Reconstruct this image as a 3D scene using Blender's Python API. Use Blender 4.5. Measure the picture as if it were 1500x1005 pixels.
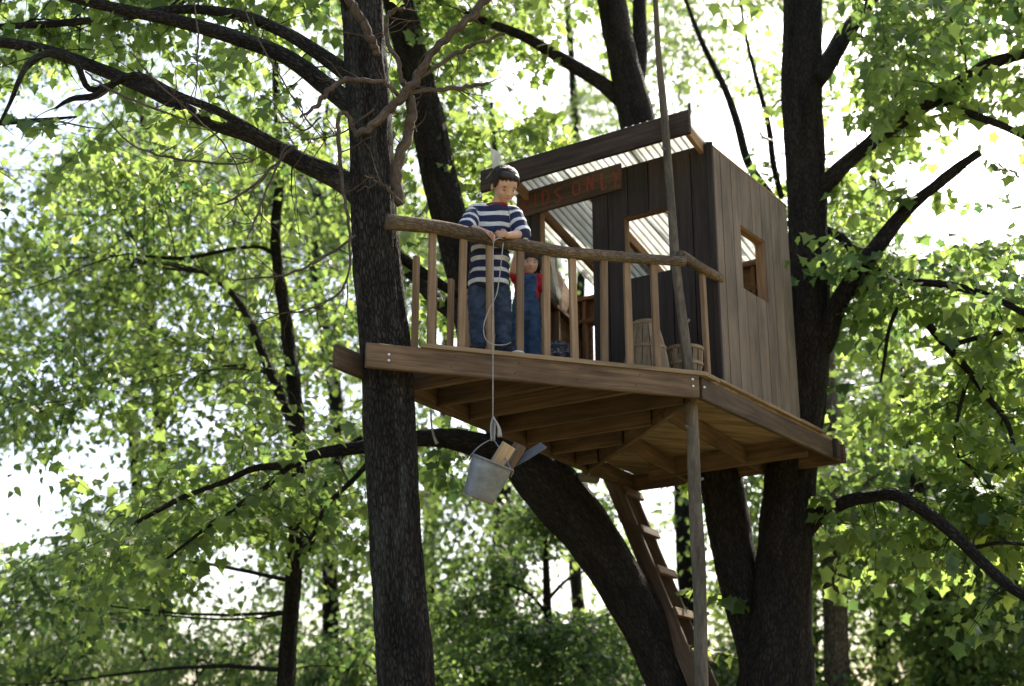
import bpy, bmesh, math, random
import numpy as np
from mathutils import Vector, Matrix

for o in list(bpy.data.objects):
    bpy.data.objects.remove(o, do_unlink=True)
scene = bpy.context.scene
COL = scene.collection
rng = np.random.default_rng(11)
random.seed(11)

# ------------------------------------------------------------------ camera
FPX, CX, CY = 1920.0, 750.0, 502.5          # focal length in photo pixels, image centre
PITCH = math.radians(17.03)
EYE = 1.55
cam_d = bpy.data.cameras.new('camera')
cam = bpy.data.objects.new('camera', cam_d)
COL.objects.link(cam)
cam.location = (0, 0, EYE)
cam.rotation_euler = (math.radians(90) + PITCH, 0, 0)
cam_d.sensor_width = 36.0
cam_d.lens = 36.0 * FPX / 1500.0
cam_d.clip_start, cam_d.clip_end = 0.1, 2000
cam_d.dof.use_dof = True
cam_d.dof.focus_distance = 9.4
cam_d.dof.aperture_fstop = 1.15
scene.camera = cam

# ------------------------------------------------------------------ sky, sun, exposure
SUN_AZ, SUN_EL = math.radians(30), math.radians(47)     # behind the treehouse, a little to the right
world = bpy.data.worlds.new('World')
scene.world = world
world.use_nodes = True
wn = world.node_tree
wn.nodes.clear()
sky = wn.nodes.new('ShaderNodeTexSky')
sky.sky_type = 'NISHITA'
sky.sun_disc = False
sky.sun_elevation = SUN_EL
sky.sun_rotation = SUN_AZ
sky.dust_density = 4.0
sky.air_density = 1.0
bg = wn.nodes.new('ShaderNodeBackground')
bg.inputs['Strength'].default_value = 0.15
wo = wn.nodes.new('ShaderNodeOutputWorld')
wn.links.new(sky.outputs[0], bg.inputs[0])
wn.links.new(bg.outputs[0], wo.inputs[0])
sun_d = bpy.data.lights.new('sun', 'SUN')
sun_d.energy = 5.0
sun_d.angle = math.radians(0.5)
sun_d.color = (1.0, 0.93, 0.80)
sun = bpy.data.objects.new('sun', sun_d)
COL.objects.link(sun)
SUNV = Vector((math.sin(SUN_AZ) * math.cos(SUN_EL), math.cos(SUN_AZ) * math.cos(SUN_EL), math.sin(SUN_EL)))
sun.rotation_euler = SUNV.to_track_quat('Z', 'Y').to_euler()
sun.location = SUNV * 60
vs = scene.view_settings
vs.view_transform = 'Standard'
vs.look = 'None'
vs.exposure = 1.45
vs.gamma = 1.0
vs.use_curve_mapping = False
cy = scene.cycles
cy.use_denoising = True
cy.max_bounces = 8
cy.diffuse_bounces = 4
cy.transmission_bounces = 6
cy.glossy_bounces = 3
cy.sample_clamp_indirect = 8
cy.caustics_reflective = False
cy.caustics_refractive = False

# ------------------------------------------------------------------ helpers
CP, SP = math.cos(PITCH), math.sin(PITCH)

def at(px, py, Y):
    """world point seen at photo pixel (px, py) that stands at distance Y"""
    u, v = px - CX, CY - py
    f = FPX * CP - v * SP
    return Vector((u / f * Y, Y, EYE + (FPX * SP + v * CP) / f * Y))

def mpp(px, py, Y):
    """metres per photo pixel there"""
    p = at(px, py, Y)
    return (p.y * CP + (p.z - EYE) * SP) / FPX

def proj(P):
    P = np.asarray(P, float)
    d = P[..., 1] * CP + (P[..., 2] - EYE) * SP
    d = np.where(np.abs(d) < 1e-6, 1e-6, d)
    v = (P[..., 2] - EYE) * CP - P[..., 1] * SP
    return CX + FPX * P[..., 0] / d, CY - FPX * v / d, d

WM = {}        # world matrix of every object built

def put(name, data, mw=None, parent=None, label=None, cat=None, group=None, kind=None):
    o = bpy.data.objects.new(name, data)
    COL.objects.link(o)
    mw = mw if mw is not None else Matrix.Identity(4)
    WM[o] = mw
    if parent is not None:
        o.parent = parent
        o.matrix_parent_inverse = WM[parent].inverted()
    o.matrix_basis = mw
    if label: o['label'] = label
    if cat: o['category'] = cat
    if group: o['group'] = group
    if kind: o['kind'] = kind
    return o

def root(name, loc, label, cat, group=None):
    e = put(name, None, Matrix.Translation(Vector(loc)), None, label, cat, group)
    e.empty_display_size = 0.2
    return e

def mesh_np(name, V, F, mat, smooth=True, attrs=None):
    """V (n,3); F (m,3|4) equal-sided faces"""
    V = np.ascontiguousarray(V, np.float32); F = np.ascontiguousarray(F, np.int32)
    me = bpy.data.meshes.new(name)
    k = F.shape[1]
    me.vertices.add(len(V)); me.vertices.foreach_set('co', V.ravel())
    me.loops.add(F.size); me.loops.foreach_set('vertex_index', F.ravel())
    me.polygons.add(len(F))
    me.polygons.foreach_set('loop_start', np.arange(0, F.size, k, dtype=np.int32))
    me.polygons.foreach_set('loop_total', np.full(len(F), k, np.int32))
    me.polygons.foreach_set('use_smooth', np.full(len(F), smooth, bool))
    for an, (typ, arr) in (attrs or {}).items():
        a = me.attributes.new(an, typ, 'POINT')
        arr = np.ascontiguousarray(arr, np.float32).ravel()
        a.data.foreach_set('vector' if typ == 'FLOAT_VECTOR' else 'value', arr)
    me.update(calc_edges=True)
    if mat: me.materials.append(mat)
    return me

def bm_mesh(name, bm, mat, smooth=False):
    bmesh.ops.recalc_face_normals(bm, faces=bm.faces[:])
    me = bpy.data.meshes.new(name)
    bm.to_mesh(me); bm.free()
    for p in me.polygons: p.use_smooth = smooth
    if mat: me.materials.append(mat)
    return me

# ------------------------------------------------------------------ materials
def nodes_of(name):
    m = bpy.data.materials.new(name)
    m.use_nodes = True
    nt = m.node_tree
    nt.nodes.clear()
    out = nt.nodes.new('ShaderNodeOutputMaterial')
    return m, nt, out

def N(nt, typ, **kw):
    n = nt.nodes.new(typ)
    for k, v in kw.items():
        if k in ('operation', 'blend_type', 'data_type', 'noise_dimensions', 'feature', 'attribute_name', 'musgrave_type', 'distance', 'wave_type', 'bands_direction', 'voronoi_dimensions'):
            setattr(n, k, v)
        else:
            n.inputs[k.replace('_', ' ')].default_value = v
    return n

def ramp(nt, fac, stops):
    r = nt.nodes.new('ShaderNodeValToRGB')
    el = r.color_ramp.elements
    while len(el) < len(stops): el.new(0.5)
    for e, (p, c) in zip(el, stops):
        e.position = p
        e.color = (c[0], c[1], c[2], 1) if len(c) == 3 else c
    nt.links.new(fac, r.inputs[0])
    return r.outputs[0]

def mixc(nt, fac, a, b, mode='MIX'):
    m = nt.nodes.new('ShaderNodeMix')
    m.data_type = 'RGBA'; m.blend_type = mode
    L = nt.links
    for sock, v in ((m.inputs[0], fac), (m.inputs[6], a), (m.inputs[7], b)):
        if hasattr(v, 'is_linked'): L.new(v, sock)
        elif isinstance(v, (int, float)): sock.default_value = v
        else: sock.default_value = (v[0], v[1], v[2], 1)
    return m.outputs[2]

def wood_mat(name, dark, light, rough=0.75, stain=0.35, grain=1.0, bump=0.25, vary=0.35):
    m, nt, out = nodes_of(name)
    L = nt.links
    tc = nt.nodes.new('ShaderNodeTexCoord')
    oi = nt.nodes.new('ShaderNodeObjectInfo')
    mul = N(nt, 'ShaderNodeVectorMath', operation='SCALE'); mul.inputs[0].default_value = (37, 91, 53)
    L.new(oi.outputs['Random'], mul.inputs['Scale'])
    add = N(nt, 'ShaderNodeVectorMath', operation='ADD')
    L.new(tc.outputs['Object'], add.inputs[0]); L.new(mul.outputs[0], add.inputs[1])
    mp = nt.nodes.new('ShaderNodeMapping'); mp.inputs['Scale'].default_value = (1.6, 38 * grain, 38 * grain)
    L.new(add.outputs[0], mp.inputs[0])
    n1 = N(nt, 'ShaderNodeTexNoise', Scale=1.0, Detail=6.0, Roughness=0.65, Distortion=0.6)
    L.new(mp.outputs[0], n1.inputs['Vector'])
    mp2 = nt.nodes.new('ShaderNodeMapping'); mp2.inputs['Scale'].default_value = (1.3, 5, 5)
    L.new(add.outputs[0], mp2.inputs[0])
    n2 = N(nt, 'ShaderNodeTexNoise', Scale=1.2, Detail=4.0, Roughness=0.6)
    L.new(mp2.outputs[0], n2.inputs['Vector'])
    c = ramp(nt, n1.outputs[0], [(0.28, dark), (0.72, light)])
    st = ramp(nt, n2.outputs[0], [(0.35, (1 - stain,) * 3), (0.65, (1.12, 1.12, 1.12))])
    c = mixc(nt, 1.0, c, st, 'MULTIPLY')
    vr = N(nt, 'ShaderNodeMapRange'); vr.inputs['To Min'].default_value = 1 - vary; vr.inputs['To Max'].default_value = 1 + vary * 0.6
    L.new(oi.outputs['Random'], vr.inputs[0])
    c = mixc(nt, 1.0, c, vr.outputs[0], 'MULTIPLY')
    p = N(nt, 'ShaderNodeBsdfPrincipled', Roughness=rough)
    p.inputs['Specular IOR Level'].default_value = 0.25
    b = N(nt, 'ShaderNodeBump', Strength=bump, Distance=0.006)
    L.new(n1.outputs[0], b.inputs['Height'])
    L.new(b.outputs[0], p.inputs['Normal'])
    L.new(c, p.inputs['Base Color'])
    L.new(p.outputs[0], out.inputs[0])
    return m

def bark_mat(name, dark, light, scale=1.0, bump=1.0, moss=0.0, furrow=26.0, soft=0.35):
    m, nt, out = nodes_of(name)
    L = nt.links
    at_ = N(nt, 'ShaderNodeAttribute', attribute_name='barkco')
    mp = nt.nodes.new('ShaderNodeMapping'); mp.inputs['Scale'].default_value = (scale, scale, scale)
    L.new(at_.outputs['Vector'], mp.inputs[0])
    nz = N(nt, 'ShaderNodeTexNoise', Scale=9.0, Detail=5.0, Roughness=0.6)
    L.new(mp.outputs[0], nz.inputs['Vector'])
    wob = mixc(nt, 0.06, mp.outputs[0], nz.outputs['Color'], 'ADD')
    vo = N(nt, 'ShaderNodeTexVoronoi', Scale=furrow, feature='DISTANCE_TO_EDGE')
    L.new(wob, vo.inputs['Vector'])
    n2 = N(nt, 'ShaderNodeTexNoise', Scale=60.0, Detail=6.0, Roughness=0.7)
    L.new(mp.outputs[0], n2.inputs['Vector'])
    edge = ramp(nt, vo.outputs['Distance'], [(0.0, (0, 0, 0)), (0.22, (1, 1, 1))])
    h = mixc(nt, soft, edge, n2.outputs[0])
    c = ramp(nt, h, [(0.12, dark), (0.55, tuple((a + b) / 2 for a, b in zip(dark, light))), (0.95, light)])
    big = ramp(nt, nz.outputs[0], [(0.3, (0.45, 0.45, 0.45)), (0.7, (1.3, 1.28, 1.22))])
    c = mixc(nt, 1.0, c, big, 'MULTIPLY')
    if moss:
        n3 = N(nt, 'ShaderNodeTexNoise', Scale=5.0, Detail=6.0, Roughness=0.7)
        L.new(mp.outputs[0], n3.inputs['Vector'])
        mk = ramp(nt, n3.outputs[0], [(0.52, (0, 0, 0)), (0.66, (moss, moss, moss))])
        c = mixc(nt, mk, c, (0.16, 0.17, 0.13))
    p = N(nt, 'ShaderNodeBsdfPrincipled', Roughness=0.9)
    p.inputs['Specular IOR Level'].default_value = 0.15
    b = N(nt, 'ShaderNodeBump', Strength=bump, Distance=0.03)
    L.new(h, b.inputs['Height'])
    L.new(b.outputs[0], p.inputs['Normal'])
    L.new(c, p.inputs['Base Color'])
    L.new(p.outputs[0], out.inputs[0])
    return m

def leaf_mat(name, c0, c1, t0, t1, trans=0.5):
    m, nt, out = nodes_of(name)
    L = nt.links
    a = N(nt, 'ShaderNodeAttribute', attribute_name='tint')
    oi = nt.nodes.new('ShaderNodeObjectInfo')
    col = ramp(nt, a.outputs['Fac'], [(0.0, c0), (1.0, c1)])
    tr = ramp(nt, a.outputs['Fac'], [(0.0, t0), (0.85, t1), (1.0, tuple(min(1, x * 1.25) for x in t1))])
    p = N(nt, 'ShaderNodeBsdfPrincipled', Roughness=0.42)
    p.inputs['Specular IOR Level'].default_value = 0.45
    L.new(col, p.inputs['Base Color'])
    t = nt.nodes.new('ShaderNodeBsdfTranslucent')
    L.new(tr, t.inputs[0])
    mx = nt.nodes.new('ShaderNodeMixShader'); mx.inputs[0].default_value = trans
    L.new(p.outputs[0], mx.inputs[1]); L.new(t.outputs[0], mx.inputs[2])
    L.new(mx.outputs[0], out.inputs[0])
    return m

def plain_mat(name, col, rough=0.6, metal=0.0, bump=0.0, bscale=60.0, vary=0.0, vscale=8.0, spec=0.3):
    m, nt, out = nodes_of(name)
    L = nt.links
    p = N(nt, 'ShaderNodeBsdfPrincipled', Roughness=rough, Metallic=metal)
    p.inputs['Specular IOR Level'].default_value = spec
    tc = nt.nodes.new('ShaderNodeTexCoord')
    if vary:
        n = N(nt, 'ShaderNodeTexNoise', Scale=vscale, Detail=5.0, Roughness=0.65)
        L.new(tc.outputs['Object'], n.inputs['Vector'])
        c = ramp(nt, n.outputs[0], [(0.3, tuple(x * (1 - vary) for x in col)), (0.7, tuple(min(1, x * (1 + vary * 0.6)) for x in col))])
        L.new(c, p.inputs['Base Color'])
    else:
        p.inputs['Base Color'].default_value = (*col, 1)
    if bump:
        n = N(nt, 'ShaderNodeTexNoise', Scale=bscale, Detail=4.0, Roughness=0.6)
        L.new(tc.outputs['Object'], n.inputs['Vector'])
        b = N(nt, 'ShaderNodeBump', Strength=bump, Distance=0.01)
        L.new(n.outputs[0], b.inputs['Height']); L.new(b.outputs[0], p.inputs['Normal'])
    L.new(p.outputs[0], out.inputs[0])
    return m

M = {}
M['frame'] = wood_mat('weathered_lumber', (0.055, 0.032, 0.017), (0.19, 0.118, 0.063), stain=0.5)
M['baluster'] = wood_mat('baluster_lumber', (0.19, 0.115, 0.06), (0.37, 0.24, 0.135), stain=0.3)
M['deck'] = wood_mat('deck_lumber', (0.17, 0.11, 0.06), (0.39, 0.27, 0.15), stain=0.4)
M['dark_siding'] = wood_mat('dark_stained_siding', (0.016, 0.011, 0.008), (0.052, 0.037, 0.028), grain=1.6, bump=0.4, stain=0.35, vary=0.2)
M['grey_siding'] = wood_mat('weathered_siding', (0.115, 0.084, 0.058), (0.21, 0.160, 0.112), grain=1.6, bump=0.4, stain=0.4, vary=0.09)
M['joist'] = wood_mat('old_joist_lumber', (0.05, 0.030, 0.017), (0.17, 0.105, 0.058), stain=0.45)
M['inner'] = wood_mat('warm_bare_lumber', (0.16, 0.085, 0.042), (0.34, 0.205, 0.11), stain=0.35)
M['fascia'] = wood_mat('dark_fascia', (0.024, 0.016, 0.012), (0.085, 0.056, 0.04), stain=0.5)
M['sign'] = wood_mat('sign_board', (0.035, 0.023, 0.015), (0.115, 0.075, 0.048), stain=0.45)
M['ladder'] = wood_mat('ladder_lumber', (0.060, 0.037, 0.023), (0.165, 0.105, 0.064), stain=0.45)
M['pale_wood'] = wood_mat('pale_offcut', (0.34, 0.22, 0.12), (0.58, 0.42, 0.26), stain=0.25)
M['stave'] = wood_mat('basket_stave', (0.15, 0.105, 0.06), (0.32, 0.23, 0.14), stain=0.4, grain=2.0)
M['bark'] = bark_mat('furrowed_bark', (0.008, 0.0065, 0.0055), (0.060, 0.050, 0.041), furrow=60, moss=0.35, soft=0.42)
M['bark_dark'] = bark_mat('dark_furrowed_bark', (0.010, 0.008, 0.007), (0.044, 0.036, 0.029), furrow=54, soft=0.42)
M['bark_grey'] = bark_mat('grey_bark', (0.04, 0.034, 0.028), (0.21, 0.18, 0.15), furrow=50, moss=0.3, soft=0.5)
M['bark_dead'] = bark_mat('dead_branch_bark', (0.04, 0.030, 0.023), (0.17, 0.128, 0.096), furrow=50, bump=0.4, soft=0.7)
M['bark_rail'] = bark_mat('rail_log_bark', (0.055, 0.038, 0.024), (0.27, 0.195, 0.13), furrow=75, bump=0.6, moss=0.4, soft=0.6)
M['bark_pole'] = bark_mat('pole_bark', (0.050, 0.041, 0.032), (0.23, 0.19, 0.145), furrow=34, bump=0.3, moss=0.35, soft=0.88)
M['leaf'] = leaf_mat('maple_leaf', (0.030, 0.062, 0.022), (0.075, 0.115, 0.030), (0.045, 0.130, 0.045), (0.47, 0.62, 0.125), 0.56)
M['leaf_far'] = leaf_mat('far_leaf', (0.030, 0.062, 0.025), (0.07, 0.11, 0.035), (0.075, 0.18, 0.07), (0.51, 0.66, 0.175), 0.59)
M['leaf_dark'] = leaf_mat('dark_leaf', (0.022, 0.052, 0.026), (0.05, 0.09, 0.035), (0.06, 0.15, 0.045), (0.30, 0.44, 0.09), 0.52)
M['steel'] = plain_mat('bolt_steel', (0.62, 0.64, 0.66), rough=0.35, metal=0.8)
# ------------------------------------------------------------------ shape builders
def catmull(P, n):
    P = np.asarray(P, float)
    if len(P) == 2:
        t = np.linspace(0, 1, n)[:, None]
        return P[0] * (1 - t) + P[1] * t
    Q = np.vstack([2 * P[0] - P[1], P, 2 * P[-1] - P[-2]])
    seg = len(P) - 1
    out = []
    for t in np.linspace(0, seg, n):
        i = min(int(t), seg - 1); f = t - i
        p0, p1, p2, p3 = Q[i], Q[i + 1], Q[i + 2], Q[i + 3]
        out.append(0.5 * (2 * p1 + (p2 - p0) * f + (2 * p0 - 5 * p1 + 4 * p2 - p3) * f * f + (3 * p1 - p0 - 3 * p2 + p3) * f ** 3))
    return np.array(out)

def tube_np(P, R, sides=8, n=None, lump=0.0, seed=0, cap=True, ridge=0.0):
    """tapered tube along P; returns verts, quads, bark coords"""
    P = np.asarray(P, float); R = np.asarray(R, float)
    if n is not None:
        PR = catmull(np.column_stack([P, R]), n)
        P, R = PR[:, :3], np.maximum(PR[:, 3], 0.0015)
    k = len(P)
    T = np.gradient(P, axis=0)
    T /= np.linalg.norm(T, axis=1)[:, None] + 1e-9
    ref = np.array([0.0, 1.0, 0.0]) if abs(T[0][1]) < 0.9 else np.array([1.0, 0, 0])
    U = np.zeros_like(P)
    u = ref - T[0] * ref.dot(T[0])
    for i in range(k):
        u = u - T[i] * u.dot(T[i]); u /= np.linalg.norm(u) + 1e-9
        U[i] = u
    W = np.cross(T, U)
    th = np.arange(sides) * 2 * math.pi / sides
    r_ = np.random.default_rng(seed)
    s = np.concatenate([[0], np.cumsum(np.linalg.norm(np.diff(P, axis=0), axis=1))])
    rad = np.repeat(R[:, None], sides, 1)
    if lump or ridge:
        g = np.zeros((k, sides))
        for _ in range(7):
            m = r_.integers(1, 5); fz = r_.uniform(0.6, 5.0); ph, ph2 = r_.uniform(0, 6.28, 2)
            g += np.sin(m * th[None] + ph + 0.6 * np.sin(s[:, None] * fz * 0.5)) * np.sin(s[:, None] * fz + ph2) * 0.4
        rad = rad * (1 + lump * g)
        if ridge:
            q = np.zeros((k, sides))
            for _ in range(6):
                m = r_.integers(7, 20); ph = r_.uniform(0, 6.28); fz = r_.uniform(3, 11)
                q += np.sin(m * th[None] + ph + 1.4 * np.sin(s[:, None] * fz + ph) + s[:, None] * r_.uniform(-2, 2))
            rad = rad + ridge * q * 0.4
    V = P[:, None] + rad[..., None] * (np.cos(th)[None, :, None] * U[:, None] + np.sin(th)[None, :, None] * W[:, None])
    rr = R[:, None] * np.ones(sides)
    B = np.stack([np.cos(th)[None] * rr, np.sin(th)[None] * rr, np.repeat(s[:, None], sides, 1) * 0.24 + r_.uniform(0, 50)], -1)
    i = np.arange(k - 1)[:, None] * sides; j = np.arange(sides)[None]
    a = i + j; b = i + (j + 1) % sides
    F = np.stack([a, b, b + sides, a + sides], -1).reshape(-1, 4)
    V = V.reshape(-1, 3); B = B.reshape(-1, 3)
    if cap:
        n0 = len(V)
        V = np.vstack([V, P[0], P[-1]]); B = np.vstack([B, [0, 0, B[0, 2]], [0, 0, B[-1, 2]]])
        jj = np.arange(0, sides)
        nx = (jj + 1) % sides
        e = (k - 1) * sides
        F = np.vstack([F, np.stack([np.full(sides, n0), nx, jj, jj], -1), np.stack([np.full(sides, n0 + 1), e + jj, e + nx, e + nx], -1)])
    return V, F, B

class Tubes:
    """several tubes gathered into ONE mesh (one tree's limbs, say)"""
    def __init__(s): s.V, s.F, s.B, s.n = [], [], [], 0
    def add(s, *a, **k):
        V, F, B = tube_np(*a, **k)
        s.V.append(V); s.F.append(F + s.n); s.B.append(B); s.n += len(V)
    def mesh(s, name, mat):
        V = np.vstack(s.V); F = np.vstack(s.F); B = np.vstack(s.B)
        tri = F[:, 2] == F[:, 3]
        Ft = np.vstack([F[tri][:, :3], F[~tri][:, [0, 1, 2]], F[~tri][:, [0, 2, 3]]])
        return mesh_np(name, V, Ft, mat, True, {'barkco': ('FLOAT_VECTOR', B)})

def tube_mesh(name, mat, *a, **k):
    t = Tubes(); t.add(*a, **k)
    return t.mesh(name, mat)

_boxes = {}
def box_mesh(lx, ly, lz, mat, bev=0.004):
    key = (round(lx, 4), round(ly, 4), round(lz, 4), mat.name, bev)
    if key in _boxes: return _boxes[key]
    bm = bmesh.new()
    bmesh.ops.create_cube(bm, size=1.0)
    bmesh.ops.scale(bm, vec=(lx, ly, lz), verts=bm.verts[:])
    b = min(bev, 0.3 * min(lx, ly, lz))
    if b > 0: bmesh.ops.bevel(bm, geom=bm.edges[:], offset=b, segments=1, affect='EDGES')
    _boxes[key] = bm_mesh('plank', bm, mat)
    return _boxes[key]

def frame_mx(p, x, y):
    x = Vector(x).normalized(); y = Vector(y); y = (y - x * y.dot(x)).normalized(); z = x.cross(y)
    m = Matrix.Identity(4)
    for i in range(3): m[i][0], m[i][1], m[i][2], m[i][3] = x[i], y[i], z[i], p[i]
    return m

def plank(name, p0, p1, w, t, wdir, mat, parent=None, bev=0.004, **k):
    """board from p0 to p1; w is its size along wdir, t its thickness across"""
    p0, p1 = Vector(p0), Vector(p1)
    me = box_mesh((p1 - p0).length, w, t, mat, bev)
    return put(name, me, frame_mx((p0 + p1) / 2, p1 - p0, wdir), parent, **k)

def prism(name, poly, mx, t, mat, parent=None, **k):
    """flat polygon (u, v) in frame mx, extruded t along its normal"""
    bm = bmesh.new()
    a = [bm.verts.new((u, v, 0)) for u, v in poly]
    b = [bm.verts.new((u, v, t)) for u, v in poly]
    bm.faces.new(a); bm.faces.new(b)
    for i in range(len(a)):
        j = (i + 1) % len(a)
        bm.faces.new((a[i], a[j], b[j], b[i]))
    return put(name, bm_mesh(name, bm, mat), mx, parent, **k)

def clip(poly, nx, ny, d):
    """keep nx*x+ny*y <= d"""
    out = []
    for i in range(len(poly)):
        a, b = poly[i], poly[(i + 1) % len(poly)]
        da, db = nx * a[0] + ny * a[1] - d, nx * b[0] + ny * b[1] - d
        if da <= 0: out.append(a)
        if da * db < 0:
            f = da / (da - db)
            out.append((a[0] + (b[0] - a[0]) * f, a[1] + (b[1] - a[1]) * f))
    return out

def lathe(prof, sides, mat, name='lathe', smooth=True):
    prof = np.array(prof, float); k = len(prof)
    th = np.arange(sides) * 2 * math.pi / sides
    V = np.stack([prof[:, 0:1] * np.cos(th), prof[:, 0:1] * np.sin(th), np.repeat(prof[:, 1:2], sides, 1)], -1).reshape(-1, 3)
    i = np.arange(k - 1)[:, None] * sides; j = np.arange(sides)[None]
    a = i + j; b = i + (j + 1) % sides
    F = np.stack([a, b, b + sides, a + sides], -1).reshape(-1, 4)
    return mesh_np(name, V, F, mat, smooth)

# ------------------------------------------------------------------ ground
def build_ground():
    n = 60
    x = np.linspace(-1, 1, n); x = np.sign(x) * np.abs(x) ** 2.2 * 400
    X, Y = np.meshgrid(x, x + 12)
    Z = 0.12 * np.sin(X * 0.31 + 1) * np.sin(Y * 0.27) + 0.05 * np.sin(X * 1.3) * np.cos(Y * 1.1)
    V = np.stack([X, Y, Z - 0.15], -1).reshape(-1, 3)
    i = np.arange(n - 1)[:, None] * n; j = np.arange(n - 1)[None]
    a = i + j
    F = np.stack([a, a + 1, a + n + 1, a + n], -1).reshape(-1, 4)
    m = plain_mat('forest_floor', (0.20, 0.175, 0.09), rough=0.95, bump=0.6, bscale=6, vary=0.5, vscale=1.2)
    put('ground', mesh_np('ground', V, F, m), kind='structure')
build_ground()

# ------------------------------------------------------------------ leaves and trees
_or = [(0, 0), (0.37, 0.0), (0.36, 0.27), (0.60, 0.52), (0.30, 0.64)]
OUT = _or + [(0, 1.0)] + [(-x, y) for x, y in reversed(_or[1:])]
LV = np.array([(0, 0.36, 0.0)] + [(x, y, 0.16 * abs(x) - 0.22 * y * y) for x, y in OUT])
LF = np.array([(0, 1 + i, 1 + (i + 1) % len(OUT)) for i in range(len(OUT))])
# small simple leaf for far trees
SV = np.array([(0, 0, 0), (0.40, 0.16, 0.07), (0.36, 0.62, 0.0), (0, 1, -0.2), (-0.36, 0.62, 0.0), (-0.40, 0.16, 0.07)])
SF = np.array([(0, 1, 2), (0, 2, 3), (0, 3, 4), (0, 4, 5)])

def nrm(v): return v / (np.linalg.norm(v, axis=-1, keepdims=True) + 1e-9)

def leaf_geom(P, T, Nn, S, tint, far):
    V0, F0 = (SV, SF) if far else (LV, LF)
    X = np.cross(T, Nn)
    r_ = np.random.default_rng(len(P))
    kz = r_.uniform(0.2, 2.6, (len(P), 1, 1)); kx = r_.uniform(0.75, 1.15, (len(P), 1, 1)); tw = r_.normal(0, 0.25, (len(P), 1, 1))
    V = P[:, None] + S[:, None, None] * (V0[None, :, 0:1] * kx * X[:, None] + V0[None, :, 1:2] * T[:, None] + (V0[None, :, 2:3] * kz + tw * V0[None, :, 0:1] * V0[None, :, 1:2]) * Nn[:, None])
    F = F0[None] + (np.arange(len(P)) * len(V0))[:, None, None]
    return V.reshape(-1, 3), F.reshape(-1, 3), np.repeat(tint, len(V0))

# open patches of sky between the crowns (photo pixels: x, y, rx, ry, strength)
GAPS = [(35, 185, 60, 70, .93), (15, 300, 40, 50, .6), (125, 130, 35, 40, .6), (775, 128, 62, 42, .97), (1085, 215, 78, 72, .97), (1130, 300, 40, 50, .8),
        (1425, 285, 85, 70, .97), (1360, 250, 50, 40, .8), (1240, 190, 38, 38, .9), (30, 730, 75, 68, .97), (165, 705, 42, 40, .9), (335, 835, 52, 52, .92),
        (300, 610, 42, 34, .85), (465, 590, 34, 42, .9), (845, 860, 62, 44, .95), (985, 835, 40, 60, .95), (690, 780, 34, 40, .85),
        (455, 135, 22, 22, .9), (330, 30, 30, 40, .75), (1490, 250, 60, 90, .85), (640, 265, 40, 30, .7), (1370, 520, 28, 40, .75), (250, 470, 40, 25, .6),
        (1250, 560, 30, 40, .6), (1480, 60, 40, 30, .6), (1345, 335, 50, 40, .85), (1060, 160, 40, 40, .9), (600, 740, 30, 40, .8), (130, 640, 60, 22, .6), (480, 900, 50, 40, .55), (60, 450, 40, 25, .5)]

def gap_keep(P, r, k=1.0):
    px, py, d = proj(P)
    keep = np.ones(len(P), bool)
    for gx, gy, rx, ry, s in GAPS:
        q = ((px - gx) / rx) ** 2 + ((py - gy) / ry) ** 2
        pr = k * s * np.clip(1.7 - q, 0, 1)
        keep &= ~((d > 0) & (r.random(len(P)) < pr))
    return keep

# openings in the canopy through which the sun reaches the treehouse (point, radius, strength)
SUN_SPOTS = [((-0.05, 8.62, 5.30), 0.55, 1.0), ((-0.25, 8.75, 5.1), 0.40, .9), ((1.0, 10.4, 6.0), 1.0, .8), ((1.4, 9.6, 6.2), 0.6, .9), ((0.3, 10.4, 6.1), 0.6, .8), ((2.0, 10.2, 6.1), 0.4, .8),
             ((1.3, 11.8, 3.0), 0.5, .8), ((-0.9, 8.4, 6.5), 0.35, .8), ((0.6, 9.2, 4.6), 0.35, .7)]
def sun_keep(P, r):
    keep = np.ones(len(P), bool)
    sv = np.array(SUNV)
    for c, rad, st in SUN_SPOTS:
        d = P - np.array(c); t = d @ sv
        q = np.linalg.norm(d - t[:, None] * sv, axis=1)
        keep &= ~((t > 0) & (q < rad * 1.5) & (r.random(len(P)) < st))
    return keep

def bezier(p0, p1, sag, r, n=7):
    p0, p1 = np.array(p0, float), np.array(p1, float)
    d = p1 - p0; L = np.linalg.norm(d)
    m1 = p0 + d * 0.33 + r.normal(0, 0.09 * L, 3) + np.array([0, 0, sag * L])
    m2 = p0 + d * 0.66 + r.normal(0, 0.09 * L, 3) + np.array([0, 0, sag * L * 0.9])
    t = np.linspace(0, 1, n)[:, None]
    return (1 - t) ** 3 * p0 + 3 * (1 - t) ** 2 * t * m1 + 3 * (1 - t) * t * t * m2 + t ** 3 * p1

LEAF_PROTO = {}
def leaf_proto(mat, k):
    key = (mat.name, k)
    if key not in LEAF_PROTO:
        V = LV.copy(); V[:, 2] *= (0.7, 1.4, 2.0)[k]
        LEAF_PROTO[key] = mesh_np('leaf', V, LF, mat, True, {'tint': ('FLOAT', np.full(len(V), (0.2, 0.55, 0.95)[k]))})
    return LEAF_PROTO[key]

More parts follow.
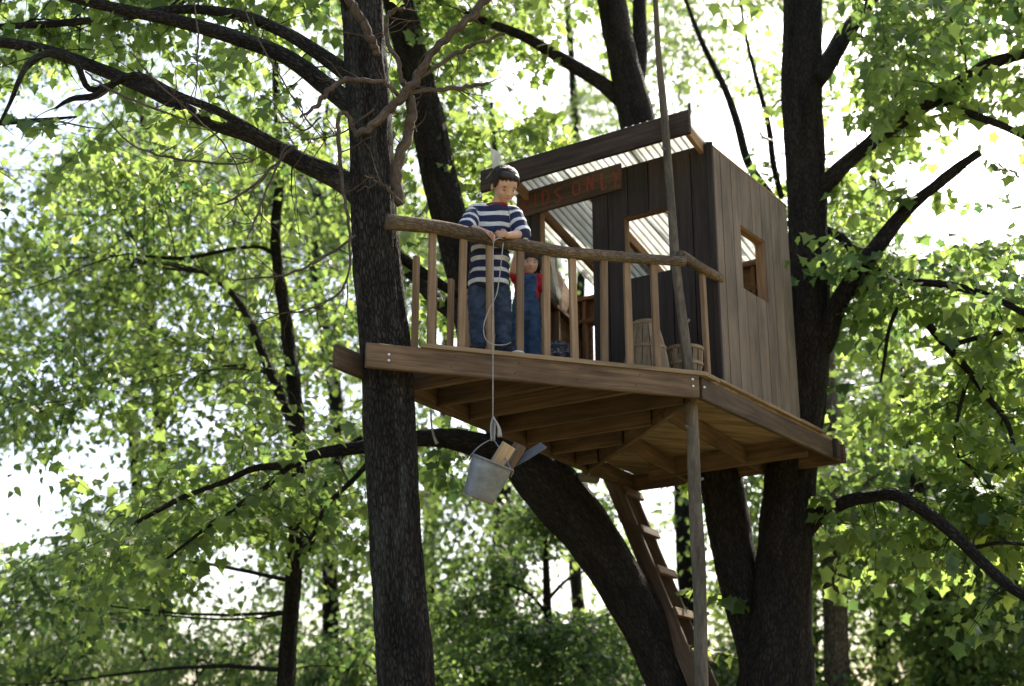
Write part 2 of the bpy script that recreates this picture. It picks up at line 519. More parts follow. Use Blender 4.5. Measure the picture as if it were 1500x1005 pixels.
def tree(name, label, limbs, zones, bark, leaf, group=None, leaf_size=0.13, per_clump=180, clump_r=0.7, far=False, singles=0,
         tint=(0.0, 1.0), seed=0, trunk_sides=30, twig=True, droop=0.6, cluster_flat=0.55, gaps=True, gapk=1.0, branch_r=0.015, dead=()):
    """limbs: list of [(px, py, Y, width_px), ...] - the first is the trunk. zones: (x0, x1, y0, y1, Y0, Y1, n clumps) in the photo's frame"""
    r = np.random.default_rng(seed)
    shoots = []
    skel = []                                # (point, radius) along the wood, clumps hang on the nearest
    t0 = limbs[0]
    base = at(t0[0][0], t0[0][1], t0[0][2])
    e = root(name, (base.x, base.y, -0.1), label, 'shrub' if name == 'shrub' else 'tree', group)
    tb, lb = Tubes(), Tubes()
    for li, L in enumerate(limbs):
        P = [tuple(at(a, b, c)) for a, b, c, w in L]
        R = [0.5 * w * mpp(a, b, c) for a, b, c, w in L]
        if li == 0:                          # down to the ground with a flare
            p, q = Vector(P[0]), Vector(P[1])
            d = (p - q).normalized()
            if p.z > 0.1:
                k = (p.z + 0.25) / max(0.35, -d.z)
                g = p + d * k
                P = [(g.x, g.y, -0.25), tuple(p + d * k * 0.55)] + P
                R = [R[0] * 1.35, R[0] * 1.08] + R
        length = sum((Vector(P[i + 1]) - Vector(P[i])).length for i in range(len(P) - 1))
        big = max(R)
        n = int(max(8, min(140, length / max(0.05, big * 0.35))))
        wb = tb if li == 0 else Tubes()
        wb.add(P, R, sides=trunk_sides if li == 0 else (18 if big > 0.06 else 9), n=n, lump=0.05 if big > 0.05 else 0.03,
                                    seed=seed * 31 + li, ridge=0.010 if big > 0.1 else 0.0)
        if li: put('limb', wb.mesh('limb', bark), parent=e)
        for v in catmull(np.column_stack([P, R]), max(6, int(length / 0.35))):
            skel.append(v)
        if li > 0 and not far:               # thin side shoots along every limb
            for v in catmull(np.column_stack([P, R]), max(4, int(length / 0.16)))[2:]:
                if r.random() < 0.75: shoots.append(v)
    skel = np.array(skel)
    C, CR = [], []
    for x0, x1, y0, y1, Y0, Y1, n in zones:
        for _ in range(n):
            Y = r.uniform(Y0, Y1)
            c = at(r.uniform(x0, x1), r.uniform(y0, y1), Y)
            C.append(tuple(c)); CR.append(clump_r * r.uniform(0.65, 1.3))
    C = np.array(C); CR = np.array(CR)
    ok = C[:, 2] > 0.6
    if gaps: ok &= gap_keep(C, r, gapk)
    C, CR = C[ok], CR[ok]
    per = 9
    ns = np.maximum(2, (per_clump / per * (CR / clump_r) ** 2).astype(int))
    ci = np.repeat(np.arange(len(C)), ns)
    m = len(ci)
    off = nrm(r.normal(0, 1, (m, 3))) * (r.random((m, 1)) ** 0.5)
    off[:, 2] *= cluster_flat
    S0 = C[ci] + off * CR[ci, None] * 0.55
    D = nrm(off + r.normal(0, 0.45, (m, 3)) + np.array([0, 0, -0.12]))
    Ls = CR[ci] * r.uniform(0.45, 0.95, m)
    mid = S0 + D * Ls[:, None] * 0.5
    if gaps:
        k = gap_keep(mid, r, gapk) & sun_keep(mid, r)
        S0, D, Ls, ci = S0[k], D[k], Ls[k], ci[k]; m = len(S0)
    E0 = C[ci] * 0.35 + S0 * 0.65
    if shoots:
        sh = np.array(shoots)
        d_ = nrm(r.normal(0, 1, (len(sh), 3)) * np.array([1, 1, 0.8]) + np.array([0, 0.15, -0.15]))
        l_ = r.uniform(0.15, 0.62, len(sh))
        for a, b, l in zip(sh, d_, l_):
            e1 = a[:3] + b * l
            lb.add([a[:3], a[:3] + b * l * .4 + r.normal(0, .02, 3), e1 + r.normal(0, .02, 3)], [min(0.007, a[3] * .5), 0.004, 0.0018], sides=5, n=5, cap=False, seed=1)
        lf = (r.random(len(sh)) < 0.55) & sun_keep(sh[:, :3], r)
        S0 = np.vstack([S0, (sh[:, :3] + d_ * l_[:, None] * 0.35)[lf]]); E0 = np.vstack([E0, sh[lf, :3]]); D = np.vstack([D, d_[lf]]); Ls = np.concatenate([Ls, l_[lf] * 0.8])
        ci = np.concatenate([ci, r.integers(0, len(C), lf.sum())]); m = len(S0)
    alive = np.bincount(ci, minlength=len(C)) >= 0.6 * ns
    for c, cr in zip(C[alive], CR[alive]):   # a branch from the wood to each clump
        dd = np.linalg.norm(skel[:, :3] - c, axis=1) + 0.8 * np.maximum(0, skel[:, 2] - c[2])
        i = int(np.argmin(dd))
        L = np.linalg.norm(skel[i, :3] - c)
        b = bezier(skel[i, :3], c, 0.10, r, 8)
        if gaps and (~gap_keep(b[1:], r)).sum() >= 2: continue
        if L > 1.6 and r.random() < 0.75 and gaps: continue
        r0 = min(skel[i, 3] * 0.7, branch_r * (0.35 + 0.25 * L))
        lb.add(b, np.linspace(max(r0, 0.006), 0.004, 8), sides=6, n=None, cap=False, seed=int(r.integers(1e6)))
    if twig and m:
        # each spray's twig: a thin 3-sided prism
        side = nrm(np.cross(D, np.array([0.02, 0.1, 1.0])))
        up = np.cross(side, D)
        rt = 0.0035 if not far else 0.006
        E1 = S0 + D * Ls[:, None]
        ring = [side * rt, (-0.5 * side + 0.87 * up) * rt, (-0.5 * side - 0.87 * up) * rt]
        V = np.stack([E0 + q for q in ring] + [E1 + q * 0.4 for q in ring], 1)
        f = np.array([(0, 1, 4, 3), (1, 2, 5, 4), (2, 0, 3, 5)])
        F = f[None] + (np.arange(m) * 6)[:, None, None]
        lb.V.append(V.reshape(-1, 3)); lb.F.append(F.reshape(-1, 4) + lb.n); lb.B.append(V.reshape(-1, 3) * 0.3); lb.n += m * 6
    put('trunk', tb.mesh('trunk', bark), parent=e)
    if lb.V: put('branches', lb.mesh('branches', bark), parent=e, kind='stuff')
    for q, (dP, dR, tw) in enumerate(dead):
        dt = Tubes(); dt.add(dP, dR, sides=9, n=len(dP) * 3, lump=0.10, seed=q)
        for a, b in tw: dt.add(a, b, sides=5, n=7, seed=q)
        put('dead_branch', dt.mesh('dead_branch', M['bark_dead']), parent=e)
    if not m: return e
    # leaves along every spray
    j = np.tile(np.arange(per), m); si = np.repeat(np.arange(m), per)
    side = nrm(np.cross(D, np.array([0.01, 0.02, 1.0])))[si]
    sg = np.where(j % 2 == 0, 1.0, -1.0)[:, None]
    s = ((j + r.uniform(0.2, 0.9, len(j))) / per)[:, None]
    n = len(j)
    T = nrm(side * sg * 0.8 + D[si] * 0.5 + np.array([0, 0, -droop]) + r.normal(0, 0.35, (n, 3)))
    Nn = np.array([0, 0, 1.0]) + r.normal(0, 0.42, (n, 3)) + D[si] * 0.25
    Nn = nrm(Nn - T * (Nn * T).sum(1, keepdims=True))
    size = leaf_size * r.uniform(0.6, 1.25, n)
    P = S0[si] + D[si] * Ls[si, None] * s + side * sg * 0.035 * (leaf_size / 0.13)
    ct = r.uniform(0, 1, len(C))
    tn = np.clip(tint[0] + (tint[1] - tint[0]) * (0.55 * ct[ci[si]] + 0.45 * r.random(n)), 0, 1)
    if singles:
        px, py, d = proj(P)
        score = np.where((px > 10) & (px < 1490) & (py > 10) & (py < 995) & (d > 1), size / d, 0)
        pick = np.argsort(-score)[:singles * 3]
        pick = r.permutation(pick)[:singles]
        msk = np.ones(n, bool); msk[pick] = False
    else:
        pick, msk = [], np.ones(n, bool)
    V, F, tv = leaf_geom(P[msk], T[msk], Nn[msk], size[msk], tn[msk], far)
    cr = put('crown', mesh_np('crown', V, F, leaf, True, {'tint': ('FLOAT', tv)}), parent=e, kind='stuff')
    for q in pick:
        x = np.cross(T[q], Nn[q]); mx = Matrix.Identity(4)
        for a in range(3):
            mx[a][0], mx[a][1], mx[a][2], mx[a][3] = x[a] * size[q], T[q][a] * size[q], Nn[q][a] * size[q], P[q][a]
        put('leaf', leaf_proto(leaf, 0 if tn[q] < 0.35 else (1 if tn[q] < 0.75 else 2)), mx, cr)
    return e
# ------------------------------------------------------------------ trees of the photograph
def pts(Y, *l):
    """[(px, py, w), ...] -> limb at distance Y (a number or (start, end))"""
    y0, y1 = (Y, Y) if not isinstance(Y, tuple) else Y
    n = len(l)
    return [(a, b, y0 + (y1 - y0) * i / max(1, n - 1), w) for i, (a, b, w) in enumerate(l)]

def dead(Y, *l):
    """bare crooked branch with short side twigs"""
    L = pts(Y, *l)
    r_ = np.random.default_rng(int(l[0][0] * 7 + l[0][1] * 3 + len(l)))
    P = np.array([tuple(at(a, b, c)) for a, b, c, w in L])
    R = np.array([0.43 * w * mpp(a, b, c) for a, b, c, w in L])
    n = max(8, len(l) * 4)
    Q = catmull(np.column_stack([P, R]), n)
    Q[1:-1, :3] += r_.normal(0, 1, (n - 2, 3)) * np.minimum(0.007, 0.2 * Q[1:-1, 3:4] + 0.002)
    tw = []
    for k in range(max(2, 2 * len(l) - 4)):
        i = r_.integers(n // 4, n - 1)
        d = Q[min(i + 1, n - 1), :3] - Q[i - 1, :3]; d /= np.linalg.norm(d) + 1e-9
        v = d * 0.6 + r_.normal(0, 0.6, 3); v /= np.linalg.norm(v)
        ln = r_.uniform(0.08, 0.34)
        p0 = Q[i, :3]
        tw.append((np.array([p0, p0 + v * ln * .35 + r_.normal(0, .012, 3), p0 + v * ln * .7 + r_.normal(0, .02, 3), p0 + v * ln]), np.array([min(.006, Q[i, 3] * .6), .004, .003, .0015])))
    return Q[:, :3], Q[:, 3], tw

# --- the near trunk that carries the left tip of the deck
tree('maple_tree', 'tall straight trunk in front holding the left tip of the deck, with bare snags', [
    pts(8.56, (597, 1005, 82), (588, 900, 77), (580, 800, 75), (575, 700, 75), (570, 600, 74), (564, 515, 74), (556, 430, 69), (549, 330, 67), (543, 200, 63), (537, 100, 62), (530, 0, 60), (524, -120, 56), (520, -300, 46), (500, -480, 30)),
    pts((8.55, 9.4), (545, 305, 40), (505, 268, 34), (440, 236, 27), (370, 200, 23), (300, 176, 21), (215, 130, 20), (130, 95, 19), (60, 72, 17), (0, 62, 15), (-90, 50, 11)),
    pts((8.55, 9.2), (530, 165, 34), (480, 128, 28), (420, 84, 24), (350, 57, 22), (280, 36, 20), (200, 18, 17), (120, 0, 15), (40, -25, 12)),
    pts((8.6, 9.8), (525, 120, 26), (470, 80, 22), (410, 44, 18), (340, 20, 15), (260, 14, 13), (170, 26, 12), (60, 36, 11), (-40, 40, 8)),
    pts((8.5, 9.0), (410, 215, 14), (330, 168, 13), (262, 140, 12), (205, 112, 12), (170, 120, 11), (140, 140, 11), (105, 145, 8), (82, 158, 4)),
    pts((8.9, 8.6), (165, 125, 11), (130, 130, 9), (110, 90, 10), (75, 78, 11), (40, 95, 9), (15, 150, 6), (0, 180, 4)),
    pts((9.4, 9.0), (-160, 196, 13), (-60, 184, 11), (0, 180, 9), (60, 176, 7), (112, 171, 3)),
    pts((8.6, 8.3), (540, 60, 26), (522, 20, 24), (505, -10, 22), (480, -60, 16)),
  ], [(-250, 480, -300, 230, 9.6, 13.0, 46), (350, 1000, -420, -60, 8.6, 11.5, 22), (-250, 60, 120, 420, 9.8, 12.5, 8)],
  M['bark'], M['leaf'], leaf_size=0.105, per_clump=160, clump_r=0.95, singles=130, seed=3, trunk_sides=48,
  dead=[
    dead((8.42, 8.25), (588, 300, 16), (580, 262, 19), (592, 215, 18), (605, 170, 17), (600, 142, 15), (594, 132, 12)),
    dead((8.28, 8.2), (520, 200, 9), (545, 182, 13), (572, 160, 15), (594, 136, 16), (606, 122, 15), (625, 88, 14), (655, 55, 13), (690, 25, 14), (720, -8, 13)),
    dead((8.26, 8.3), (600, 136, 8), (630, 132, 8), (660, 130, 8), (690, 126, 7), (716, 123, 5)),
    dead((8.26, 8.1), (606, 120, 6), (640, 98, 7), (680, 72, 7), (700, 62, 6), (740, 50, 5)),
    dead((8.3, 8.1), (584, 140, 8), (565, 122, 8), (535, 118, 8), (505, 118, 9), (480, 135, 9), (462, 156, 7), (440, 172, 4)),
    dead((8.25, 8.2), (590, 124, 7), (583, 90, 8), (568, 62, 8), (566, 30, 7), (575, 16, 7), (592, 12, 6)),
    dead((8.32, 8.15), (520, 200, 8), (514, 178, 8), (506, 165, 7), (498, 170, 7), (496, 200, 7), (499, 250, 7), (503, 290, 6), (510, 330, 5), (512, 390, 4), (495, 430, 4), (440, 455, 3), (380, 460, 2)),
    dead((8.35, 8.2), (553, 80, 12), (545, 60, 14), (530, 30, 15), (515, 5, 15), (500, -30, 14)),
    dead((8.3, 7.9), (520, 345, 5), (470, 380, 5), (420, 402, 4), (345, 410, 2)),
    dead((8.35, 8.2), (590, 300, 5), (566, 275, 5), (545, 262, 3), (534, 258, 2)),
    dead((8.5, 8.2), (430, 215, 6), (405, 240, 5), (375, 268, 5), (345, 290, 4), (318, 300, 3)),
    dead((8.5, 8.1), (420, 212, 5), (400, 255, 4), (378, 310, 4), (362, 350, 2)),
    dead((8.6, 8.2), (125, 105, 3), (160, 130, 4), (215, 155, 4), (270, 175, 3)),
    dead((8.5, 8.0), (150, 165, 2), (185, 205, 3), (235, 228, 4), (300, 238, 4), (360, 238, 3), (390, 222, 2)),
    dead((8.5, 8.2), (190, 75, 2), (230, 120, 3), (280, 165, 3), (330, 215, 3), (352, 258, 2)),
    dead((8.4, 8.2), (355, 5, 2), (380, 60, 3), (410, 110, 3), (440, 160, 3), (470, 200, 2)),
    dead((8.4, 8.2), (285, 0, 2), (290, 60, 3), (288, 110, 2), (285, 150, 2)),
    dead((8.4, 8.1), (548, 160, 4), (500, 196, 3), (468, 202, 3), (440, 205, 2)),
    dead((8.4, 8.1), (470, 172, 3), (440, 190, 3), (400, 152, 2), (380, 140, 2)),
  ])

# --- thick leaning tree under the porch; its stem comes up behind the railing
tree('leaning_tree', 'thick dark trunk leaning left under the deck and rising behind the porch railing', [
    pts(11.9, (984, 1005, 66), (949, 923, 68), (918, 868, 72), (892, 825, 72), (855, 771, 78), (806, 712, 84), (765, 660, 76), (728, 580, 66), (704, 510, 60), (686, 430, 54), (668, 355, 50), (648, 275, 50), (622, 160, 49), (600, 70, 47), (582, 0, 45), (550, -140, 38), (520, -320, 26)),
    pts((11.9, 11.2), (790, 690, 60), (745, 668, 44), (700, 652, 34), (650, 642, 28), (600, 645, 24), (540, 655, 20), (470, 665, 16), (425, 680, 13), (372, 685, 10), (330, 706, 8), (270, 728, 6), (200, 765, 3)),
    pts((11.6, 11.3), (430, 678, 10), (390, 712, 9), (350, 740, 8), (300, 775, 6), (230, 830, 3)),
    pts((11.6, 11.9), (560, 655, 9), (520, 700, 8), (480, 740, 7), (455, 790, 5)),
    pts((12, 12.8), (700, 480, 30), (640, 440, 24), (600, 400, 18), (560, 385, 14)),
  ], [(60, 390, 660, 860, 11.6, 13.8, 13), (470, 560, 660, 800, 12, 13.5, 4), (540, 760, -200, 230, 12.2, 14.2, 22), (590, 720, 200, 470, 12.4, 13.6, 9), (620, 760, 640, 760, 12.2, 13.5, 4)],
  M['bark_dark'], M['leaf'], leaf_size=0.115, per_clump=130, clump_r=0.95, singles=40, seed=5, trunk_sides=44)

# --- double tree at the right that carries the back of the deck
tree('twin_tree', 'big forked tree on the right, one stem behind the roof and one beside the house', [
    pts((11.7, 11.7), (1136, 1005, 108), (1142, 930, 94), (1147, 850, 84), (1152, 770, 76), (1158, 690, 75), (1168, 620, 72), (1180, 530, 66), (1186, 420, 54), (1182, 300, 56), (1177, 200, 57), (1174, 100, 56), (1176, 0, 53), (1178, -130, 46), (1182, -300, 34)),
    pts((11.8, 12.3), (1122, 1005, 70), (1106, 930, 66), (1087, 860, 64), (1072, 790, 64), (1058, 715, 64), (1040, 640, 62), (1000, 440, 58), (960, 290, 58), (934, 180, 55), (920, 120, 48), (905, 50, 44), (893, -10, 40), (870, -120, 34), (850, -260, 22)),
    pts((12.2, 12.6), (925, 150, 26), (934, 110, 25), (938, 60, 22), (937, 10, 20), (940, -80, 14)),
    pts((12.2, 12.0), (912, 148, 26), (880, 122, 22), (842, 98, 20), (800, 72, 17), (765, 52, 15), (720, 35, 13), (680, 20, 10)),
    pts((11.7, 11.0), (1190, 530, 34), (1206, 500, 34), (1222, 460, 29), (1245, 415, 27), (1275, 372, 25), (1318, 320, 20), (1350, 288, 17), (1385, 260, 15), (1434, 224, 12)),
    pts((11.7, 10.6), (1188, 300, 36), (1212, 268, 27), (1250, 230, 22), (1300, 190, 20), (1350, 158, 19), (1400, 125, 17), (1450, 95, 16), (1500, 78, 15), (1570, 60, 12)),
    pts((11.6, 12.2), (1192, 120, 32), (1216, 88, 27), (1238, 50, 24), (1262, 18, 20), (1290, -15, 17), (1330, -60, 12)),
    pts((11.0, 10.8), (1385, 150, 14), (1430, 170, 12), (1470, 185, 11), (1520, 210, 9)),
    pts((11.8, 11.0), (1205, 335, 14), (1232, 348, 14), (1262, 380, 14), (1300, 410, 14), (1345, 458, 13), (1385, 505, 12), (1420, 545, 11), (1450, 585, 10), (1476, 620, 8), (1486, 660, 6)),
    pts((11.5, 10.4), (1254, 424, 13), (1290, 416, 13), (1340, 413, 12), (1400, 420, 12), (1460, 438, 11), (1520, 470, 9)),
    pts((11.2, 10.8), (1395, 505, 8), (1430, 495, 8), (1480, 485, 7), (1520, 480, 6)),
    pts((11.2, 11.4), (1420, 545, 8), (1408, 590, 6), (1398, 640, 6), (1405, 672, 4)),
    pts((11.4, 11.5), (1320, 440, 7), (1303, 480, 6), (1295, 530, 5), (1290, 560, 3)),
    pts((11.7, 10.0), (1182, 775, 26), (1205, 752, 22), (1240, 735, 20), (1280, 727, 19), (1310, 725, 19), (1350, 745, 19), (1395, 780, 18), (1435, 820, 17), (1480, 860, 16), (1530, 890, 13)),
    pts((10.6, 10.2), (1430, 802, 6), (1465, 795, 6), (1520, 800, 5)),
    pts((13.9, 13.5), (985, -60, 5), (1008, 10, 6), (1032, 70, 8), (1062, 130, 10), (1080, 180, 12), (1097, 240, 13), (1130, 290, 13), (1150, 330, 12)),
    pts((13.4, 13.4), (1080, -40, 3), (1090, 40, 4), (1104, 100, 6), (1125, 180, 8), (1133, 240, 9), (1145, 290, 9)),
  ], [(1270, 1620, -160, 240, 10.4, 13.0, 30), (1205, 1300, -160, 220, 12.3, 13.6, 7), (1290, 1620, 330, 720, 10.8, 13.6, 27), (1225, 1340, 240, 560, 12.5, 14, 9), (860, 1180, -220, 140, 11.8, 14.5, 22), (715, 900, 130, 250, 11.8, 13.0, 9), (1270, 1560, 660, 800, 11.2, 12.6, 9), (900, 1700, -460, -120, 10.0, 14.0, 18)],
  M['bark_dark'], M['leaf'], leaf_size=0.125, per_clump=125, clump_r=0.9, singles=170, seed=8, trunk_sides=48)

# --- slender tree left of the near trunk
tree('slender_tree', 'slender dark forked tree standing left of the near trunk', [
    pts(14, (418, 1005, 25), (426, 900, 23), (433, 800, 22), (437, 720, 21), (436, 640, 20), (430, 560, 20), (420, 480, 17), (408, 400, 15), (404, 340, 13), (409, 240, 11), (404, 120, 9), (398, -40, 6)),
    pts((14, 14.4), (436, 640, 16), (415, 590, 15), (390, 530, 14), (368, 475, 12), (340, 430, 9), (300, 400, 6)),
    pts((14, 13.4), (438, 830, 14), (455, 790, 14), (468, 745, 13), (482, 700, 12), (505, 660, 9), (530, 640, 7)),
    pts((14, 13.6), (406, 375, 7), (380, 362, 6), (340, 365, 6), (270, 378, 6), (210, 375, 4)),
  ], [(-40, 540, 180, 640, 14.0, 18.5, 78), (-40, 340, 250, 640, 12.4, 14.0, 12), (-60, 540, 620, 1040, 14.2, 18.5, 34)],
  M['bark_dark'], M['leaf'], leaf_size=0.105, per_clump=135, clump_r=1.25, seed=13, far=True)

# --- trees behind, right
tree('grey_tree', 'straight grey trunk behind the deck corner at the right', [
    pts(17, (1226, 1005, 37), (1224, 900, 35), (1222, 780, 33), (1216, 660, 31), (1210, 560, 29), (1204, 430, 26), (1196, 280, 20), (1190, 60, 12)),
    pts((17, 16.6), (1222, 800, 14), (1200, 770, 13), (1180, 760, 12)),
    pts((17, 17.4), (1230, 800, 12), (1246, 770, 12), (1262, 720, 9), (1290, 690, 6)),
  ], [(1060, 1330, 560, 900, 15.5, 19.5, 30), (1000, 1300, 100, 560, 17.0, 20, 14)],
  M['bark_grey'], M['leaf'], leaf_size=0.11, per_clump=160, clump_r=1.1, seed=17)
tree('ivy_tree', 'dark crooked trunk smothered in leaves at the lower right', [
    pts(18.5, (1400, 1020, 60), (1388, 930, 56), (1368, 860, 50), (1345, 790, 44), (1335, 720, 38), (1322, 640, 30), (1330, 540, 20)),
    pts((18.5, 18), (1362, 850, 26), (1335, 835, 22), (1300, 800, 16), (1280, 760, 10)),
    pts((18.5, 19), (1380, 900, 24), (1410, 860, 20), (1450, 830, 14), (1500, 800, 9)),
  ], [(1180, 1620, 740, 1090, 16.5, 20.5, 60), (1240, 1600, 560, 760, 18.0, 21, 20)],
  M['bark_dark'], M['leaf_dark'], leaf_size=0.11, per_clump=230, clump_r=0.8, seed=19, gaps=False, far=True)
tree('young_tree', 'young small-leaved tree below the bucket, seen under the deck', [
    pts(17.5, (804, 1010, 16), (802, 900, 13), (799, 800, 9), (797, 730, 6), (796, 690, 4)),
    pts((17.5, 17.2), (802, 900, 6), (775, 870, 5), (740, 855, 3)),
    pts((17.5, 17.8), (801, 880, 6), (830, 850, 5), (860, 835, 3)),
  ], [(640, 930, 880, 1040, 16.2, 19, 30), (690, 880, 740, 890, 16.5, 18.5, 13)],
  M['bark_dark'], M['leaf_dark'], leaf_size=0.075, per_clump=330, clump_r=0.62, seed=23, far=True)

# --- the wood behind: each tree on its own trunk
BACK = [
    ('broad leafy tree at the far left edge of the woods', -60, 24, [(-220, 190, 60, 1040)], 44),
    ('pale leafy tree in the woods left of the slender trunk', 230, 27, [(60, 420, 200, 1040)], 46),
    ('leafy tree in the woods between the slender trunk and the near trunk', 480, 25, [(360, 640, 250, 1040)], 42),
    ('tall leafy tree rising behind the near trunk and the boy', 640, 29, [(480, 800, -120, 560)], 46),
    ('leafy tree in the woods behind the hanging bucket', 720, 23, [(600, 860, 620, 1040)], 26),
    ('tall bright crown above the roof beam left of the pole', 850, 30, [(700, 1010, -150, 330)], 40),
    ('leafy tree in the woods behind the ladder and pole', 1010, 24, [(880, 1120, 680, 1040)], 24),
    ('tall crown behind the house corner at the top right of the pole', 1185, 27, [(980, 1240, -150, 420)], 34),
    ('leafy tree in the woods right of the forked tree', 1290, 26, [(1180, 1420, 300, 1040)], 46),
    ('broad leafy tree at the far right edge of the woods', 1500, 28, [(1380, 1680, 380, 1040)], 44),
    ('tall thin crown at the top right corner', 1585, 32, [(1220, 1640, -150, 180)], 34),
    ('tall crown at the top left behind the long limbs', 200, 31, [(-180, 500, -150, 330)], 60),
]
for i, (lab, px, Y, zs, nc) in enumerate(BACK):
    w = 0.34 * FPX / Y
    top = min(z[2] for z in zs)
    k = len(zs)
    tree('background_tree', lab, [
        pts(Y, (px + 6, 1005, w), (px + random.uniform(-14, 14), 800, w * .9), (px + random.uniform(-22, 22), 600, w * .8), (px + random.uniform(-25, 25), 380, w * .62), (px + random.uniform(-25, 25), min(200, top + 60) if top < 250 else 250, w * .4), (px, min(top, 150), w * .2)),
      ], [(*z, Y - 3.5, Y + 4, int(nc * 1.25) // k) for z in zs], M['bark_dark'], M['leaf_far'], group='trees of the wood behind the treehouse',
      leaf_size=0.115, per_clump=310, clump_r=1.75, far=True, seed=100 + i, trunk_sides=16, branch_r=0.018, gapk=0.95)

# --- undergrowth along the bottom of the view
SHRUBS = [('low leafy shrub at the bottom left corner', 60, 21, -140, 220, 930), ('dark leafy shrub below the slender tree', 330, 20, 200, 470, 925), ('leafy shrub between the slender tree and the near trunk', 500, 19, 430, 600, 915),
          ('dark shrub under the hanging bucket', 690, 22, 600, 760, 930), ('shrub behind the foot of the ladder', 1040, 22, 880, 1110, 935), ('leafy shrub at the bottom right corner', 1450, 22, 1330, 1620, 900)]
for i, (lab, px, Y, x0, x1, y0) in enumerate(SHRUBS):
    stems = [pts(Y, (px + random.uniform(-20, 20), 1040, 7), (px + random.uniform(-50, 50), 1000, 5), (px + random.uniform(-80, 80), 955, 3)) for _ in range(5)]
    tree('shrub', lab, stems, [(x0, x1, y0, 1075, Y - 1.5, Y + 1.5, 24)], M['bark_dark'], M['leaf_dark'] if i > 2 else M['leaf_far'], group='shrubs along the foot of the wood',
         leaf_size=0.10, per_clump=140, clump_r=0.75, seed=300 + i, trunk_sides=8, far=True, gaps=False)
# ------------------------------------------------------------------ treehouse
DZ = 4.10                                   # deck top
A = Vector((-0.93, 8.24)); C = Vector((1.329, 9.035)); E = Vector((2.856, 11.24)); G = Vector((1.165, 12.57)); TL = Vector((-1.148, 8.24))
D1 = Vector((0.574, 0.819)); D2 = Vector((-0.819, 0.574))
H0 = Vector((1.578, 9.606)); H1 = H0 + D1 * 1.48; H3 = Vector((0.06, 10.67)); H2 = Vector((0.60, 12.03))
UP = Vector((0, 0, 1))
def v3(p, z): return Vector((p[0], p[1], z))
house = root('treehouse', (0.9, 10.4, DZ), 'small wooden treehouse on an open deck with railing, carried by three trees', 'treehouse')

def rim(name, a, b, z0, z1, t, mat=None, off=0.0, parent=None):
    """upright board along plan line a-b"""
    a, b = Vector(a), Vector(b)
    d = (b - a).normalized(); n = Vector((d.y, -d.x)) * off
    zc = (z0 + z1) / 2
    return plank(name, v3(a + n, zc), v3(b + n, zc), z1 - z0, t, UP, mat or M['frame'], parent or house)

FD = (C - A).normalized()
JZ0, JZ1 = 3.905, 4.068
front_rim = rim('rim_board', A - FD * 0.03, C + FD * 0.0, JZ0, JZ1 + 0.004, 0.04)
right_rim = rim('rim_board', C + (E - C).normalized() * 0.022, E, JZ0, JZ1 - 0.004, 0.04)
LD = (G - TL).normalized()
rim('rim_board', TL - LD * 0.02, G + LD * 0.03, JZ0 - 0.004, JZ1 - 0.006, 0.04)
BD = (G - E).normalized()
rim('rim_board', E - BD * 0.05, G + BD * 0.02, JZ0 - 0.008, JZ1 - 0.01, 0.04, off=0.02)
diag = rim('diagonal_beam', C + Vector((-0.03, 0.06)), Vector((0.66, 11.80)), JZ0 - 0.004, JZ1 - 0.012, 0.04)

def isect(p, d, q, e):
    k = d.x * e.y - d.y * e.x
    w = q - p
    return p + d * ((w.x * e.y - w.y * e.x) / k)

# joists across the front, from the left rim to the front rim or to the diagonal
dg = (Vector((0.66, 11.80)) - C).normalized()
for k in range(7):
    p = TL + LD * (0.78 + 0.47 * k)
    d = -D2
    qa = isect(p, d, A, FD); qb = isect(p, d, C + Vector((-0.03, 0.06)), dg)
    q = qa if (qa - p).length < (qb - p).length else qb
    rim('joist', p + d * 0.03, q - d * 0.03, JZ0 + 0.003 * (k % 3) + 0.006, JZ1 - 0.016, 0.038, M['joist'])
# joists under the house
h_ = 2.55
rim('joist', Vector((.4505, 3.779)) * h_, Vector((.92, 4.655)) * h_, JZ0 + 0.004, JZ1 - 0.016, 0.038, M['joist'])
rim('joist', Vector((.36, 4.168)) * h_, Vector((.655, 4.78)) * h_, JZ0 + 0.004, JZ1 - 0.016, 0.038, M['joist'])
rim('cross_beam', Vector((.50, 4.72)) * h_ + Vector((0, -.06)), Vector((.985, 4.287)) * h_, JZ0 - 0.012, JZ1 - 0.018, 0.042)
# short log end under the left back corner
put('beam_end', tube_mesh('beam_end', M['bark_pole'], [tuple(v3(Vector((0.60, 11.74)), 3.875)), tuple(v3(Vector((0.78, 11.84)), 3.87))], [0.042, 0.042], sides=12), parent=house)

# deck boards, parallel to the front rim
nrm2 = Vector((-FD.y, FD.x))                # away from the camera
poly = [(-0.62, 8.24 + (-0.62 + 0.93) * FD.y / FD.x), tuple(C), tuple(E), (2.91, 11.31), (1.20, 12.66), tuple(G), (-0.62, 9.24)]
o0 = Vector(A)
bw, gapw = 0.138, 0.006
k = 0
s = -0.034
while s < 4.2:
    lo, hi = s, s + bw
    b = [(-0.62 - 0.4, 0)] and poly
    if k == 0:                              # the first board hangs a little over the rim
        ext = nrm2 * -0.05
        b = [(poly[0][0] + ext.x, poly[0][1] + ext.y), (C.x + ext.x + 0.02, C.y + ext.y), tuple(E), tuple(G), poly[6]]
    b = clip(b, -nrm2.x, -nrm2.y, -(nrm2.dot(o0) + lo))
    if b: b = clip(b, nrm2.x, nrm2.y, nrm2.dot(o0) + hi)
    if len(b) >= 3:
        mx = frame_mx(v3(A, DZ - 0.03 + 0.0015 * (k % 3)), v3(FD, 0), v3(nrm2, 0))
        loc = [((Vector(q) - A).dot(FD), (Vector(q) - A).dot(nrm2)) for q in b]
        prism('deck_board', loc, mx, 0.03, M['deck'], house)
    s += bw + gapw; k += 1
